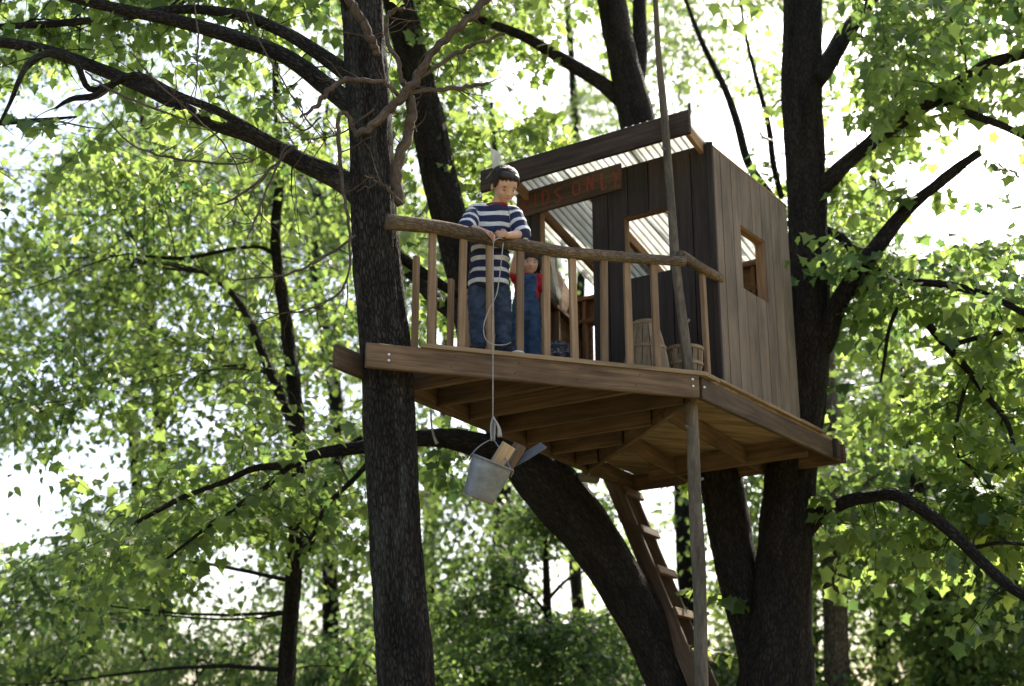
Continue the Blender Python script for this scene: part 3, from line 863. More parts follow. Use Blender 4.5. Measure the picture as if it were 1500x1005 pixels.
# ledger strip on the right rim that carries the house wall
rd = (E - C).normalized(); rn = Vector((rd.y, -rd.x))
for i in range(4):
    a = C + rd * (0.30 + 0.5 * i); b = C + rd * (0.795 + 0.5 * i)
    plank('edge_strip', v3(a + rn * 0.012, DZ + 0.004), v3(b + rn * 0.012, DZ + 0.004 - 0.002 * i), 0.05, 0.022 + 0.004 * (i % 2), v3(rn, 0), M['deck'], house)
# block and bolts
plank('end_block', v3(E - rd * 0.16 + rn * 0.04, JZ0 + 0.01), v3(E - rd * 0.16 + rn * 0.04, JZ1 + 0.012), 0.06, 0.04, v3(rd, 0), M['fascia'], house)
bolt_me = None
def bolt(p, n, parent):
    global bolt_me
    if bolt_me is None:
        bolt_me = lathe([(0.0, 0.010), (0.006, 0.0095), (0.010, 0.006), (0.011, 0.0), (0.011, -0.01)], 10, M['steel'], 'bolt')
    q = Vector(n).to_track_quat('Z', 'Y').to_matrix().to_4x4()
    put('bolt', bolt_me, Matrix.Translation(Vector(p)) @ q, parent)
fn = v3(-nrm2, 0)
for t, z in ((-0.055, 4.035), (-0.053, 3.985)): bolt(v3(C + FD * t, z) + fn * 0.021, fn, front_rim)
for t, z in ((0.12, 4.0), (0.12, 3.96)): bolt(v3(A + FD * t, z) + fn * 0.021, fn, front_rim)
bolt(v3(C + rd * 0.05 + rn * 0.021, 3.995), v3(rn, 0), right_rim)
# nails along the front rim
nail_me = lathe([(0.0, 0.003), (0.004, 0.002), (0.005, -0.004)], 8, M['fascia'], 'nail')
for t in (0.55, 1.0, 1.45, 1.9):
    for z in (4.03, 3.955):
        put('nail', nail_me, Matrix.Translation(v3(A + FD * (t + 0.03 * (z > 4)), z) + fn * 0.021) @ fn.to_track_quat('Z', 'Y').to_matrix().to_4x4(), front_rim)

# ---------------- walls
def wall(name, a, b, h0, h1, openings, siding, label=None, bwid=0.185, phase=0.0, out=None, z0=None):
    """sheathing a-b with siding boards outside; openings (u0, u1, v0, v1)"""
    a, b = Vector(a), Vector(b)
    L = (b - a).length; d = (b - a) / L
    n = Vector((d.y, -d.x))                 # outside normal
    z0 = DZ + 0.002 if z0 is None else z0
    mx = frame_mx(v3(a, z0), v3(d, 0), UP)  # local z = d x up = outside?
    zdir = Vector((mx[0][2], mx[1][2], mx[2][2]))
    sgn = 1 if zdir.dot(v3(n, 0)) > 0 else -1
    H = lambda u: h0 + (h1 - h0) * u / L
    us = sorted({0.0, L, *[o[0] for o in openings], *[o[1] for o in openings]})
    bm = bmesh.new()
    for u0, u1 in zip(us[:-1], us[1:]):
        op = [o for o in openings if o[0] <= u0 + 1e-6 and o[1] >= u1 - 1e-6]
        spans = [(0, None)] if not op else [s_ for s_ in ((0, op[0][2]), (op[0][3], None)) if s_[1] is None or s_[1] > 0.01]
        for v0, v1 in spans:
            q = [(u0, v0), (u1, v0), (u1, H(u1) if v1 is None else v1), (u0, H(u0) if v1 is None else v1)]
            lo = [bm.verts.new((x, y, -0.012 * sgn)) for x, y in q]; hi = [bm.verts.new((x, y, -0.001 * sgn)) for x, y in q]
            bm.faces.new(lo); bm.faces.new(hi)
            for i in range(4):
                bm.faces.new((lo[i], lo[(i + 1) % 4], hi[(i + 1) % 4], hi[i]))
    w = put(name, bm_mesh(name, bm, M['inner']), mx, house)
    u = -phase
    while u < L - 0.01:
        u0, u1 = max(0, u) + 0.0045, min(L, u + bwid) - 0.0045
        u += bwid
        if u1 - u0 < 0.02: continue
        op = [o for o in openings if o[0] < u1 - 0.004 and o[1] > u0 + 0.004]
        if not op: polys = [[(u0, 0), (u1, 0), (u1, H(u1)), (u0, H(u0))]]
        else:
            a0, a1, c0, c1 = op[0]
            if a0 <= u0 and a1 >= u1: polys = [[(u0, 0), (u1, 0), (u1, c0), (u0, c0)], [(u0, c1), (u1, c1), (u1, H(u1)), (u0, H(u0))]]
            elif a0 > u0 and a1 < u1:
                polys = [[(u0, 0), (a0, 0), (a0, H(a0)), (u0, H(u0))], [(a1, 0), (u1, 0), (u1, H(u1)), (a1, H(a1))], [(a0, 0), (a1, 0), (a1, c0), (a0, c0)], [(a0, c1), (a1, c1), (a1, H(a1)), (a0, H(a0))]]
            elif a0 > u0:
                polys = [[(u0, 0), (u1, 0), (u1, c0), (a0, c0), (a0, c1), (u1, c1), (u1, H(u1)), (u0, H(u0))]] if c0 > 0.01 else [[(u0, 0), (a0, 0), (a0, c1), (u1, c1), (u1, H(u1)), (u0, H(u0))]]
            else:
                polys = [[(u0, 0), (u1, 0), (u1, H(u1)), (u0, H(u0)), (u0, c1), (a1, c1), (a1, c0), (u0, c0)]] if c0 > 0.01 else [[(a1, 0), (u1, 0), (u1, H(u1)), (u0, H(u0)), (u0, c1), (a1, c1)]]
        for q in polys:
            if max(y for x, y in q) - min(y for x, y in q) < 0.015: continue
            # local x along the board's length (vertical) so that the grain runs up
            uc = (u0 + u1) / 2
            bmx = mx @ Matrix.Translation((uc, 0, 0)) @ Matrix.Rotation(math.radians(90), 4, 'Z')
            prism('siding_board', [(y, -(x - uc)) for x, y in q], bmx, (0.020 + 0.001 * (int(u * 37) % 3)) * sgn, siding, w)
    return w, mx, sgn, d, n

def trim_opening(w, mx, sgn, o, depth, t=0.03, mat=None, bottom=True):
    """jambs, head and sill lining an opening"""
    u0, u1, v0, v1 = o
    mat = mat or M['inner']
    zc = -sgn * (depth / 2 - 0.012)
    P = lambda u, v: mx @ Vector((u, v, zc))
    nn = (mx.to_3x3() @ Vector((0, 0, 1)))
    plank('window_jamb', P(u0 - t / 2 + .004, v0), P(u0 - t / 2 + .004, v1), depth, t, nn, mat, w)
    plank('window_jamb', P(u1 + t / 2 - .004, v0), P(u1 + t / 2 - .004, v1), depth, t, nn, mat, w)
    plank('window_head', P(u0 - t, v1 + t / 2 - .004), P(u1 + t, v1 + t / 2 - .004), depth, t, nn, mat, w)
    if bottom: plank('window_sill', P(u0 - t, v0 - t / 2 + .004), P(u1 + t, v0 - t / 2 + .004), depth, t, nn, mat, w)

# front wall runs from the left corner H3 to the near corner H0 (outside normal faces the camera)
LF_ = (H0 - H3).length
fo_door = (LF_ - 1.63, LF_ - 1.09, 0.0, 1.86)
fo_win = (LF_ - 0.785, LF_ - 0.375, 1.06, 1.60)
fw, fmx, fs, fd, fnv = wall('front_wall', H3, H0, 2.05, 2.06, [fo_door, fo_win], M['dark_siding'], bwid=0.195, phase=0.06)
trim_opening(fw, fmx, fs, fo_win, 0.075, 0.028)
# right wall from H0 to H1
ro = (0.50, 0.97, 0.98, 1.53)
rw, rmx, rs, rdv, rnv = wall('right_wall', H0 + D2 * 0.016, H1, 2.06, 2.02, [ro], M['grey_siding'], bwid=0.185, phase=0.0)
trim_opening(rw, rmx, rs, ro, 0.085, 0.03)
# back wall and left wall
LB_ = (H2 - H1).length
bo = (LB_ - 0.33, LB_ - 0.20, 0.70, 1.27)
bw_, bmx_, bs_, bd_, bn_ = wall('back_wall', H1, H2, 1.60, 1.56, [bo], M['grey_siding'], bwid=0.2)
lo_ = (0.70, 1.30, 1.30, 1.72)
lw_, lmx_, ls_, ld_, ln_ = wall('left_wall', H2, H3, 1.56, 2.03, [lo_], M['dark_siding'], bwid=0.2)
trim_opening(lw_, lmx_, ls_, lo_, 0.085, 0.035)

def studs(w, mx, sgn, L, us, h, mat=None, rails=()):
    nn = (mx.to_3x3() @ Vector((0, 0, 1)))
    for u in us:
        p = mx @ Vector((u, 0.01, -sgn * 0.050)); q = mx @ Vector((u, h, -sgn * 0.050))
        plank('stud', p, q, 0.07, 0.038, nn, mat or M['inner'], w)
    for v, u0, u1 in rails:
        p = mx @ Vector((u0, v, -sgn * 0.052)); q = mx @ Vector((u1, v, -sgn * 0.052))
        plank('frame_rail', p, q, 0.072, 0.04, nn, mat or M['inner'], w)
studs(fw, fmx, fs, LF_, [fo_door[0] - 0.022, fo_door[1] + 0.022, LF_ - 0.03, 0.03], 1.98, rails=[(2.0, 0.0, LF_)])
studs(rw, rmx, rs, 1.48, [0.12, 0.46, 1.01, 1.42], 1.96, rails=[(1.98, 0.02, 1.46)])
studs(bw_, bmx_, bs_, 2, [0.3, 0.8, 1.25, LB_ - 0.37, LB_ - 0.16], 1.5, rails=[(1.53, 0.03, LB_ - 0.02), (1.30, 0.03, LB_ - 0.02), (0.05, 0.03, LB_ - 0.02)])
studs(lw_, lmx_, ls_, 1.45, [0.06, 0.66, 1.34], 1.5, rails=[(1.27, 0.03, 1.42), (0.62, 0.03, 1.42), (0.06, 0.03, 1.42)])
# corner post on the near corner
plank('corner_post', v3(H0 + Vector((0.004, -0.022)) , DZ + 0.004), v3(H0 + Vector((0.004, -0.022)), DZ + 2.07), 0.05, 0.03, v3(D2, 0), M['dark_siding'], house)

plank('sunlit_edge_strip', v3(H0 + D2 * 0.02 - D1 * 0.01, DZ + 2.078), v3(H1 + D2 * 0.0, DZ + 2.038), 0.05, 0.02, v3(D2, 0), M['pale_wood'], rw)  # added pale strip, its colour stands in for the sunlit wall top
# ---------------- roof
def corrugated():
    m, nt, out = nodes_of('translucent_corrugated_plastic')
    L = nt.links
    tc = nt.nodes.new('ShaderNodeTexCoord')
    n = N(nt, 'ShaderNodeTexNoise', Scale=3.5, Detail=6.0, Roughness=0.7)
    L.new(tc.outputs['Object'], n.inputs['Vector'])
    c = ramp(nt, n.outputs[0], [(0.3, (0.66, 0.66, 0.63)), (0.65, (0.88, 0.90, 0.90))])
    a = N(nt, 'ShaderNodeAttribute', attribute_name='rib')          # rib shading painted in as darker colour in the valleys
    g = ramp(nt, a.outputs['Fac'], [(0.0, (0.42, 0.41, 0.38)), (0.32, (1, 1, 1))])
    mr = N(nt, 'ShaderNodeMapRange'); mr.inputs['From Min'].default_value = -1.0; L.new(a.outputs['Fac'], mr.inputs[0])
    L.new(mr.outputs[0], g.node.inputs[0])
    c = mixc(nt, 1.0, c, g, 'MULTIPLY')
    p = N(nt, 'ShaderNodeBsdfPrincipled', Roughness=0.35)
    L.new(c, p.inputs['Base Color'])
    t = nt.nodes.new('ShaderNodeBsdfTranslucent'); L.new(c, t.inputs[0])
    mx = nt.nodes.new('ShaderNodeMixShader'); mx.inputs[0].default_value = 0.62
    L.new(p.outputs[0], mx.inputs[1]); L.new(t.outputs[0], mx.inputs[2]); L.new(mx.outputs[0], out.inputs[0])
    return m
M['plastic'] = corrugated()
RF = 0.37; RB = 1.60
RS = 0.30
def roof_z(d): return DZ + 2.075 - RS * d           # underside, d metres behind the front wall; it falls to the back
def roof_panel(u0, u1, lift, name, parent):
    """sheet with ribs running front to back; u along D2 from H0"""
    pitch, amp = 0.066, 0.010
    nu = int((u1 - u0) / pitch * 8); nd = 12
    U = np.linspace(u0, u1, nu); Dd = np.linspace(-RF, RB, nd)
    UU, DD = np.meshgrid(U, Dd)
    X = H0.x + D2.x * UU + D1.x * DD; Y = H0.y + D2.y * UU + D1.y * DD
    Z = DZ + 2.095 - RS * DD + amp * np.sin(UU / pitch * 2 * math.pi) + lift + 0.004 * np.sin(UU * 5 + DD * 3)
    V = np.stack([X, Y, Z], -1).reshape(-1, 3)
    i = np.arange(nd - 1)[:, None] * nu; j = np.arange(nu - 1)[None]
    a = i + j
    F = np.stack([a, a + 1, a + nu + 1, a + nu], -1).reshape(-1, 4)
    n0 = len(V)
    V2 = V + np.array([0, 0, 0.002])
    # closed thin shell: top, bottom and rim
    edge = np.concatenate([np.arange(nu), np.arange(1, nd) * nu + nu - 1, (nd - 1) * nu + np.arange(nu - 2, -1, -1), np.arange(nd - 2, 0, -1) * nu])
    e2 = np.roll(edge, -1)
    FR = np.stack([edge, e2, e2 + n0, edge + n0], -1)
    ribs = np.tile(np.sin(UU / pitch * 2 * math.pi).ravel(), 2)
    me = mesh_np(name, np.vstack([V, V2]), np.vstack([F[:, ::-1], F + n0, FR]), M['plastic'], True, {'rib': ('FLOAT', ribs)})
    return put(name, me, None, parent)
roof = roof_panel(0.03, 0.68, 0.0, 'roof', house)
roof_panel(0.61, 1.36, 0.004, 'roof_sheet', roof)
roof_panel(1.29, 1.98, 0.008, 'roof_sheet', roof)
def hp(u, d, z): return v3(H0 + D2 * u + D1 * d, z)
for u in (0.055, 0.62, 1.2, 1.74):
    d0 = -RF + 0.03 if u in (0.055, 1.74) else 0.03
    plank('rafter', hp(u, d0, roof_z(d0) - 0.05), hp(u, RB - 0.05, roof_z(RB - 0.05) - 0.05), 0.09, 0.038, UP, M['inner'], roof)
plank('fascia_board', hp(-0.03, -RF, DZ + 2.105), hp(1.99, -RF, DZ + 2.105), 0.20, 0.04, UP, M['fascia'], roof)
plank('back_fascia', hp(0.06, RB - 0.03, roof_z(RB) - 0.05), hp(1.9, RB - 0.03, roof_z(RB) - 0.05), 0.10, 0.035, UP, M['fascia'], roof)

# ---------------- railing
def log(name, P, R, parent, seed=1, mat=None):
    return put(name, tube_mesh(name, mat or M['bark_rail'], P, R, sides=16, n=40, lump=0.10, seed=seed, ridge=0.003), parent=parent)
def on_front(px, z, off):
    """point above the front rim line seen at photo column px"""
    lo, hi = -0.3, 2.8
    for _ in range(40):
        mid = (lo + hi) / 2
        p = v3(A + FD * mid - nrm2 * -off, z)
        if proj(np.array(p))[0] < px: lo = mid
        else: hi = mid
    return v3(A + FD * lo + nrm2 * off, z)
RT = DZ + 0.79
rail_px = [(566, 324, 25), (640, 333, 22), (700, 345, 20), (760, 358, 19), (820, 368, 18), (880, 374, 17), (940, 379, 16), (1003, 383, 14)]
P, R = [], []
for px, py, w in rail_px:
    q = on_front(px, RT, 0.03)
    q = at(px, py, q.y); P.append(tuple(q)); R.append(0.5 * w * mpp(px, py, q.y))
railing = log('railing', P, R, house, 5)
RP = catmull(np.array(P), 200)
def rail_z(x): return float(np.interp(x, RP[:, 0], RP[:, 2]))
for i, px in enumerate((632, 676, 719, 761, 800, 841, 884, 921, 961)):
    q = on_front(px, DZ + 0.35, 0.045)
    zt = rail_z(q.x) + 0.005
    lean = 0.012 * math.sin(i * 2.3)
    plank('baluster', v3(q, DZ - 0.003) , v3(q + Vector((lean, 0, 0)), zt - 0.03), 0.05, 0.036 if i != 5 else 0.042, v3(FD, 0), M['baluster'], railing)
# short side rail on the right
pA = at(996, 374, 9.12); pB = at(1055, 408, 9.62)
side = log('side_rail', [tuple(pA), tuple((pA + pB) / 2 + Vector((0.01, 0, -0.01))), tuple(pB)], [0.042, 0.04, 0.038], railing, 9)
q = at(1034, 480, 9.42)
plank('baluster', v3(q, DZ - 0.10), v3(q + Vector((-0.01, 0, 0)), at(1031, 396, 9.42).z), 0.05, 0.036, v3(rd, 0), M['baluster'], railing)
# left rail along the left rim, with its own balusters
la = TL + LD * 0.80; lb2 = TL + LD * 2.55
left_rail = log('left_rail', [tuple(at(580, 372, 9.0)), tuple(at(620, 400, 9.35)), tuple(at(672, 432, 9.85)), tuple(at(725, 452, 10.4))], [0.034, 0.036, 0.034, 0.03], house, 12, M['bark_dark'])
for i, Yb in enumerate((9.02, 9.24, 9.46, 9.70, 9.95, 10.2, 10.42)):
    x = TL.x + (Yb - TL.y) * LD.x / LD.y
    zt = float(np.interp(Yb, [9.0, 9.35, 9.85, 10.4], [at(580, 372, 9.0).z, at(620, 400, 9.35).z, at(672, 432, 9.85).z, at(725, 452, 10.4).z]))
    plank('baluster', (x + 0.03, Yb, DZ), (x + 0.03, Yb, zt - 0.01), 0.05, 0.036, v3(LD, 0), M['baluster'], left_rail)
# strut seen low under the left rail
# ------------------------------------------------------------------ sign
def brush_paint():
    """worn red paint that lets the board through"""
    m, nt, out = nodes_of('red_brushed_paint')
    tc = nt.nodes.new('ShaderNodeTexCoord')
    mp = nt.nodes.new('ShaderNodeMapping'); mp.inputs['Scale'].default_value = (26, 70, 70)
    nt.links.new(tc.outputs['Object'], mp.inputs[0])
    n = N(nt, 'ShaderNodeTexNoise', Scale=1.0, Detail=5.0, Roughness=0.75)
    nt.links.new(mp.outputs[0], n.inputs['Vector'])
    p = N(nt, 'ShaderNodeBsdfPrincipled', Roughness=0.8)
    nt.links.new(ramp(nt, n.outputs[0], [(0.36, (0.05, 0.028, 0.018)), (0.5, (0.17, 0.026, 0.016)), (0.72, (0.27, 0.030, 0.018))]), p.inputs['Base Color'])
    nt.links.new(p.outputs[0], out.inputs[0])
    return m

def sign():
    us = LF_ - 0.79; ue = LF_ - 1.86
    off = 0.03
    p0 = fmx @ Vector((LF_ - 1.85, 1.955, fs * off)); p1 = fmx @ Vector((LF_ - 0.79, 1.978, fs * off))
    r = root('wooden_sign', tuple(p0), 'dark wooden sign board painted KIDS ONLY in red above the doorway', 'sign')
    ln = (p1 - p0).length
    b = plank('sign_board', p0, p1, 0.235, 0.024, UP, M['sign'], r)
    mx = frame_mx(p0, p1 - p0, UP)
    zf = (mx.to_3x3() @ Vector((0, 0, 1))).dot(v3(fnv, 0))
    red = brush_paint()
    strokes = {
        'K': [[(0, 1), (0.04, 0)], [(0.5, 0.95), (0.06, 0.48), (0.55, 0.02)]],
        'I': [[(0.15, 1), (0.2, 0)]],
        'D': [[(0, 1), (0.05, 0)], [(0, 1), (0.42, 0.8), (0.5, 0.45), (0.35, 0.1), (0.04, 0)]],
        'S': [[(0.5, 0.9), (0.25, 1), (0.05, 0.78), (0.28, 0.52), (0.48, 0.3), (0.3, 0.02), (0.0, 0.12)]],
        'O': [[(0.28, 1), (0.02, 0.7), (0.06, 0.2), (0.32, 0.0), (0.55, 0.3), (0.52, 0.75), (0.28, 1.0)]],
        'N': [[(0, 0), (0.04, 1)], [(0.04, 1), (0.42, 0.05)], [(0.42, 0.05), (0.48, 1)]],
        'L': [[(0.05, 1), (0.08, 0.05), (0.45, 0.1)]],
        'Y': [[(0, 1), (0.24, 0.52)], [(0.55, 1.08), (0.24, 0.5), (0.12, -0.12)]],
    }
    x = 0.075; rr = random.Random(4)
    lay = [('K', .085), ('I', .075), ('D', .105), ('S', .135), ('O', .125), ('N', .115), ('L', .10), ('Y', .1)]
    for ch, adv in lay:
        hgt = 0.135 * rr.uniform(0.92, 1.12); wd = 0.125; y0 = -0.07 + rr.uniform(-0.008, 0.012)
        if ch in 'KID': y0 -= 0.005
        bm = bmesh.new()
        for st in strokes[ch]:
            P = catmull(np.array(st), 4 + 5 * (len(st) - 1)) if len(st) > 2 else np.array([[st[0][0] + (st[1][0] - st[0][0]) * t, st[0][1] + (st[1][1] - st[0][1]) * t] for t in np.linspace(0, 1, 7)])
            P = P * np.array([wd, hgt]) + np.array([x, y0])
            T = np.gradient(P, axis=0); T /= np.linalg.norm(T, axis=1)[:, None] + 1e-9
            Nn_ = np.stack([-T[:, 1], T[:, 0]], 1)
            W_ = 0.0085 * (1 + 0.35 * np.array([rr.uniform(-1, 1) for _ in P])); W_[0] *= .6; W_[-1] *= .5
            a_ = P + Nn_ * W_[:, None]; b_ = P - Nn_ * W_[:, None]
            for zz in (0.0125, 0.0142):
                va = [bm.verts.new((*p, zz * (1 if zf > 0 else -1))) for p in a_]; vb = [bm.verts.new((*p, zz * (1 if zf > 0 else -1))) for p in b_]
                for i in range(len(P) - 1): bm.faces.new((va[i], va[i + 1], vb[i + 1], vb[i]))
                if zz == 0.0125: la_, lb_ = va, vb
                else:
                    for i in range(len(P) - 1):
                        bm.faces.new((la_[i], la_[i + 1], va[i + 1], va[i])); bm.faces.new((lb_[i], lb_[i + 1], vb[i + 1], vb[i]))
        put('painted_letter', bm_mesh('painted_letter', bm, red), mx, b)
        x += adv + 0.02
        if ch == 'S': x += 0.03
    nb = fnv
    for t in (0.03, ln - 0.03):
        put('nail', nail_me, Matrix.Translation(p0 + (p1 - p0).normalized() * t + v3(nb, 0) * 0.0125 + Vector((0, 0, 0.07))) @ v3(nb, 0).to_track_quat('Z', 'Y').to_matrix().to_4x4(), b)
sign()

# ------------------------------------------------------------------ corner pole
def pole():
    L = [(958, -60, 9.30, 8), (963, 60, 9.30, 10), (971, 150, 9.28, 12), (978, 235, 9.26, 14), (985, 320, 9.24, 15), (992, 400, 9.22, 16), (1001, 480, 9.21, 18), (1010, 560, 9.2, 19), (1014, 620, 9.22, 20), (1018, 720, 9.24, 21), (1022, 800, 9.26, 24), (1025, 880, 9.28, 23), (1028, 1005, 9.3, 24), (1032, 1120, 9.34, 26)]
    P = [tuple(at(a, b, c)) for a, b, c, w in L]; R = [0.43 * w * mpp(a, b, c) for a, b, c, w in L]
    g = Vector(P[-1]); P.append((g.x + 0.02, g.y, -0.2)); R.append(R[-1])
    r = root('support_pole', (g.x, g.y, -0.15), 'long thin peeled sapling pole rising through the right corner of the porch', 'pole')
    t = Tubes(); t.add(P, R, sides=16, n=170, lump=0.12, seed=77)
    rr = np.random.default_rng(5)
    shaft = put('pole_shaft', t.mesh('pole_shaft', M['bark_pole']), parent=r)
    for i, (a, b, c, w) in enumerate(L[2:-1]):
        p = at(a, b + rr.uniform(-30, 30), c); rad = 0.5 * w * mpp(a, b, c); th = rr.uniform(3.3, 6.1)
        d = Vector((math.cos(th), math.sin(th), rr.uniform(0.3, 0.9))).normalized()
        put('knot', tube_mesh('knot', M['bark_pole'], [tuple(p + d * rad * 0.5), tuple(p + d * (rad + 0.018))], [0.016, 0.009], sides=8, n=4), parent=shaft)
pole()

# ------------------------------------------------------------------ ladder
def ladder():
    T0 = Vector((0.93, 12.30, 4.0)); B0 = Vector((2.30, 10.9, -0.1))
    ax = (B0 - T0).normalized()
    rung = Vector((0.45, 0.89, 0.0)).normalized()
    nf = ax.cross(rung).normalized()
    if nf.z < 0: nf = -nf
    r = root('ladder', tuple(B0), 'brown wooden ladder leaning up from the ground to the underside of the deck', 'ladder')
    for k in (0, 1):
        o = rung * 0.36 * k
        plank('ladder_rail', T0 + o, B0 + o, 0.14, 0.04, nf, M['ladder'], r)
    L = (B0 - T0).length; d = 0.22
    while d < L - 0.2:
        c = T0 + ax * d + nf * 0.088
        plank('ladder_rung', c - rung * 0.035, c + rung * 0.42, 0.085, 0.036, ax, M['frame'], r)
        d += 0.43
ladder()
# ------------------------------------------------------------------ small things
def rope_mat():
    m, nt, out = nodes_of('cotton_rope')
    p = N(nt, 'ShaderNodeBsdfPrincipled', Roughness=0.85)
    a = N(nt, 'ShaderNodeAttribute', attribute_name='barkco')
    w = N(nt, 'ShaderNodeTexNoise', Scale=60.0, Detail=3.0)
    nt.links.new(a.outputs['Vector'], w.inputs['Vector'])
    nt.links.new(ramp(nt, w.outputs[0], [(0.3, (0.19, 0.18, 0.16)), (0.7, (0.38, 0.36, 0.325))]), p.inputs['Base Color'])
    nt.links.new(p.outputs[0], out.inputs[0])
    return m
M['rope'] = rope_mat()

# ---- galvanised bucket hanging in front of the deck
BY = 8.36
def galv():
    m, nt, out = nodes_of('galvanised_steel')
    L = nt.links
    tc = nt.nodes.new('ShaderNodeTexCoord')
    vo = N(nt, 'ShaderNodeTexVoronoi', Scale=42.0)
    L.new(tc.outputs['Object'], vo.inputs['Vector'])
    n = N(nt, 'ShaderNodeTexNoise', Scale=9.0, Detail=6.0, Roughness=0.7)
    L.new(tc.outputs['Object'], n.inputs['Vector'])
    c = ramp(nt, n.outputs[0], [(0.3, (0.15, 0.158, 0.165)), (0.7, (0.28, 0.29, 0.30))])
    c = mixc(nt, 0.22, c, vo.outputs['Distance'], 'MULTIPLY')
    sx = nt.nodes.new('ShaderNodeSeparateXYZ'); L.new(tc.outputs['Object'], sx.inputs[0])
    rz = N(nt, 'ShaderNodeMapRange'); rz.inputs['From Min'].default_value = 0.0; rz.inputs['From Max'].default_value = 0.05
    L.new(sx.outputs['Z'], rz.inputs[0])
    rust = ramp(nt, rz.outputs[0], [(0.0, (0.85, 0.85, 0.85)), (1.0, (0, 0, 0))])
    rm = mixc(nt, 1.0, rust, ramp(nt, n.outputs[0], [(0.4, (0, 0, 0)), (0.6, (1, 1, 1))]), 'MULTIPLY')
    c = mixc(nt, rm, c, (0.16, 0.09, 0.05))
    p = N(nt, 'ShaderNodeBsdfPrincipled', Roughness=0.55, Metallic=0.35)
    L.new(c, p.inputs['Base Color']); L.new(p.outputs[0], out.inputs[0])
    return m
M['galv'] = galv()
def bucket():
    bc = at(700, 731, BY)                    # bottom centre
    axis = (at(722, 679, BY) - at(700, 731, BY)); axis.y -= 0.05
    up = axis.normalized()
    x = Vector((0, 1, 0)).cross(up).normalized(); y = up.cross(x)
    mx = Matrix.Identity(4)
    for i in range(3): mx[i][0], mx[i][1], mx[i][2], mx[i][3] = x[i], y[i], up[i], bc[i]
    e = put('bucket', None, mx, None, 'tilted galvanised metal bucket hanging on a rope below the deck', 'bucket')
    H, r0, r1 = 0.255, 0.104, 0.140
    prof = [(0.001, 0.012), (r0 - .004, 0.012), (r0, 0.0), (r0 + .004, 0.004), (r0 + .002, 0.016)]
    for k in range(1, 12):
        t = k / 12; rr = r0 + (r1 - r0) * t
        prof.append((rr + (0.004 if k in (7, 9) else 0), H * t))
    prof += [(r1, H - 0.004), (r1 + .006, H - 0.003), (r1 + .007, H + 0.003), (r1 + .002, H + 0.006), (r1 - .003, H)]
    inner = [(r0 + (r1 - r0) * t - .004, H * t + 0.004) for t in (0.9, 0.6, 0.3, 0.06)] + [(0.001, 0.022)]
    put('bucket_body', lathe(prof + inner, 48, M['galv'], 'bucket_body'), mx, e)
    for sgn in (-1, 1):                      # ears for the bail
        m2 = mx @ Matrix.Translation((sgn * (r1 + 0.004), 0, H - 0.022))
        put('bucket_ear', box_mesh(0.008, 0.035, 0.05, M['galv'], 0.003), m2, e)
    knot = mx.inverted() @ at(722, 645, BY)
    P = []
    for a in np.linspace(0, 1, 15):
        th = math.pi * a
        P.append((-(r1 + 0.012) * math.cos(th), 0, H - 0.02))
    kx, ky, kz = knot
    P = [Vector((-(r1 + .012), 0, H - .02)), Vector((-(r1 - .02), ky * .4, H + .5 * (kz - H))), Vector((kx - .012, ky, kz)), Vector((kx + .014, ky, kz - .002)), Vector((kx * .5 + .5 * r1, ky * .5, H + .55 * (kz - H))), Vector((r1 + .012, 0, H - .02))]
    put('bail_handle', tube_mesh('bail_handle', M['galv'], [tuple(mx @ p) for p in P], [0.0042] * 6, sides=8, n=30), None, e)
    # load
    R3 = mx.to_3x3()
    def load(name, px0, px1, w, t, mat, label, cat, roll, dy):
        a = at(*px0, BY + dy[0]); b = at(*px1, BY + dy[1])
        wd = (Matrix.Rotation(roll, 3, (b - a).normalized()) @ Vector((0.0, 1.0, 0.0)))
        return plank(name, a, b, w, t, wd, mat, None, 0.003, label=label, cat=cat)
    load('wood_offcut', (708, 712), (746, 652), 0.035, 0.095, M['pale_wood'], 'pale sawn block of wood standing in the bucket, nearest its left side', 'wood block', 0.5, (0.02, -0.04))
    load('wood_offcut', (722, 715), (762, 652), 0.09, 0.038, M['frame'], 'brown board end sticking out of the bucket beside the pale block', 'wood block', 1.0, (0.0, 0.0))
    bm = bmesh.new()
    vs_ = [(-0.22, -0.02), (0.02, -0.035), (0.18, -0.03), (0.165, 0.035), (0.0, 0.03), (-0.22, 0.02)]
    a = [bm.verts.new((*v, 0)) for v in vs_]; b = [bm.verts.new((*v, 0.004)) for v in vs_]
    bm.faces.new(a); bm.faces.new(b)
    for i in range(6): bm.faces.new((a[i], a[(i + 1) % 6], b[(i + 1) % 6], b[i]))
    p = at(764, 672, BY + 0.03)
    put('metal_blade', bm_mesh('metal_blade', bm, plain_mat('dull_blade', (0.10, 0.10, 0.10), rough=0.6, metal=0.2, vary=0.3)), frame_mx(p, at(793, 655, BY + 0.03) - p, Vector((0, 0.45, 1))), None,
        'dull grey flat metal blade poking out of the right side of the bucket', 'blade')
bucket()

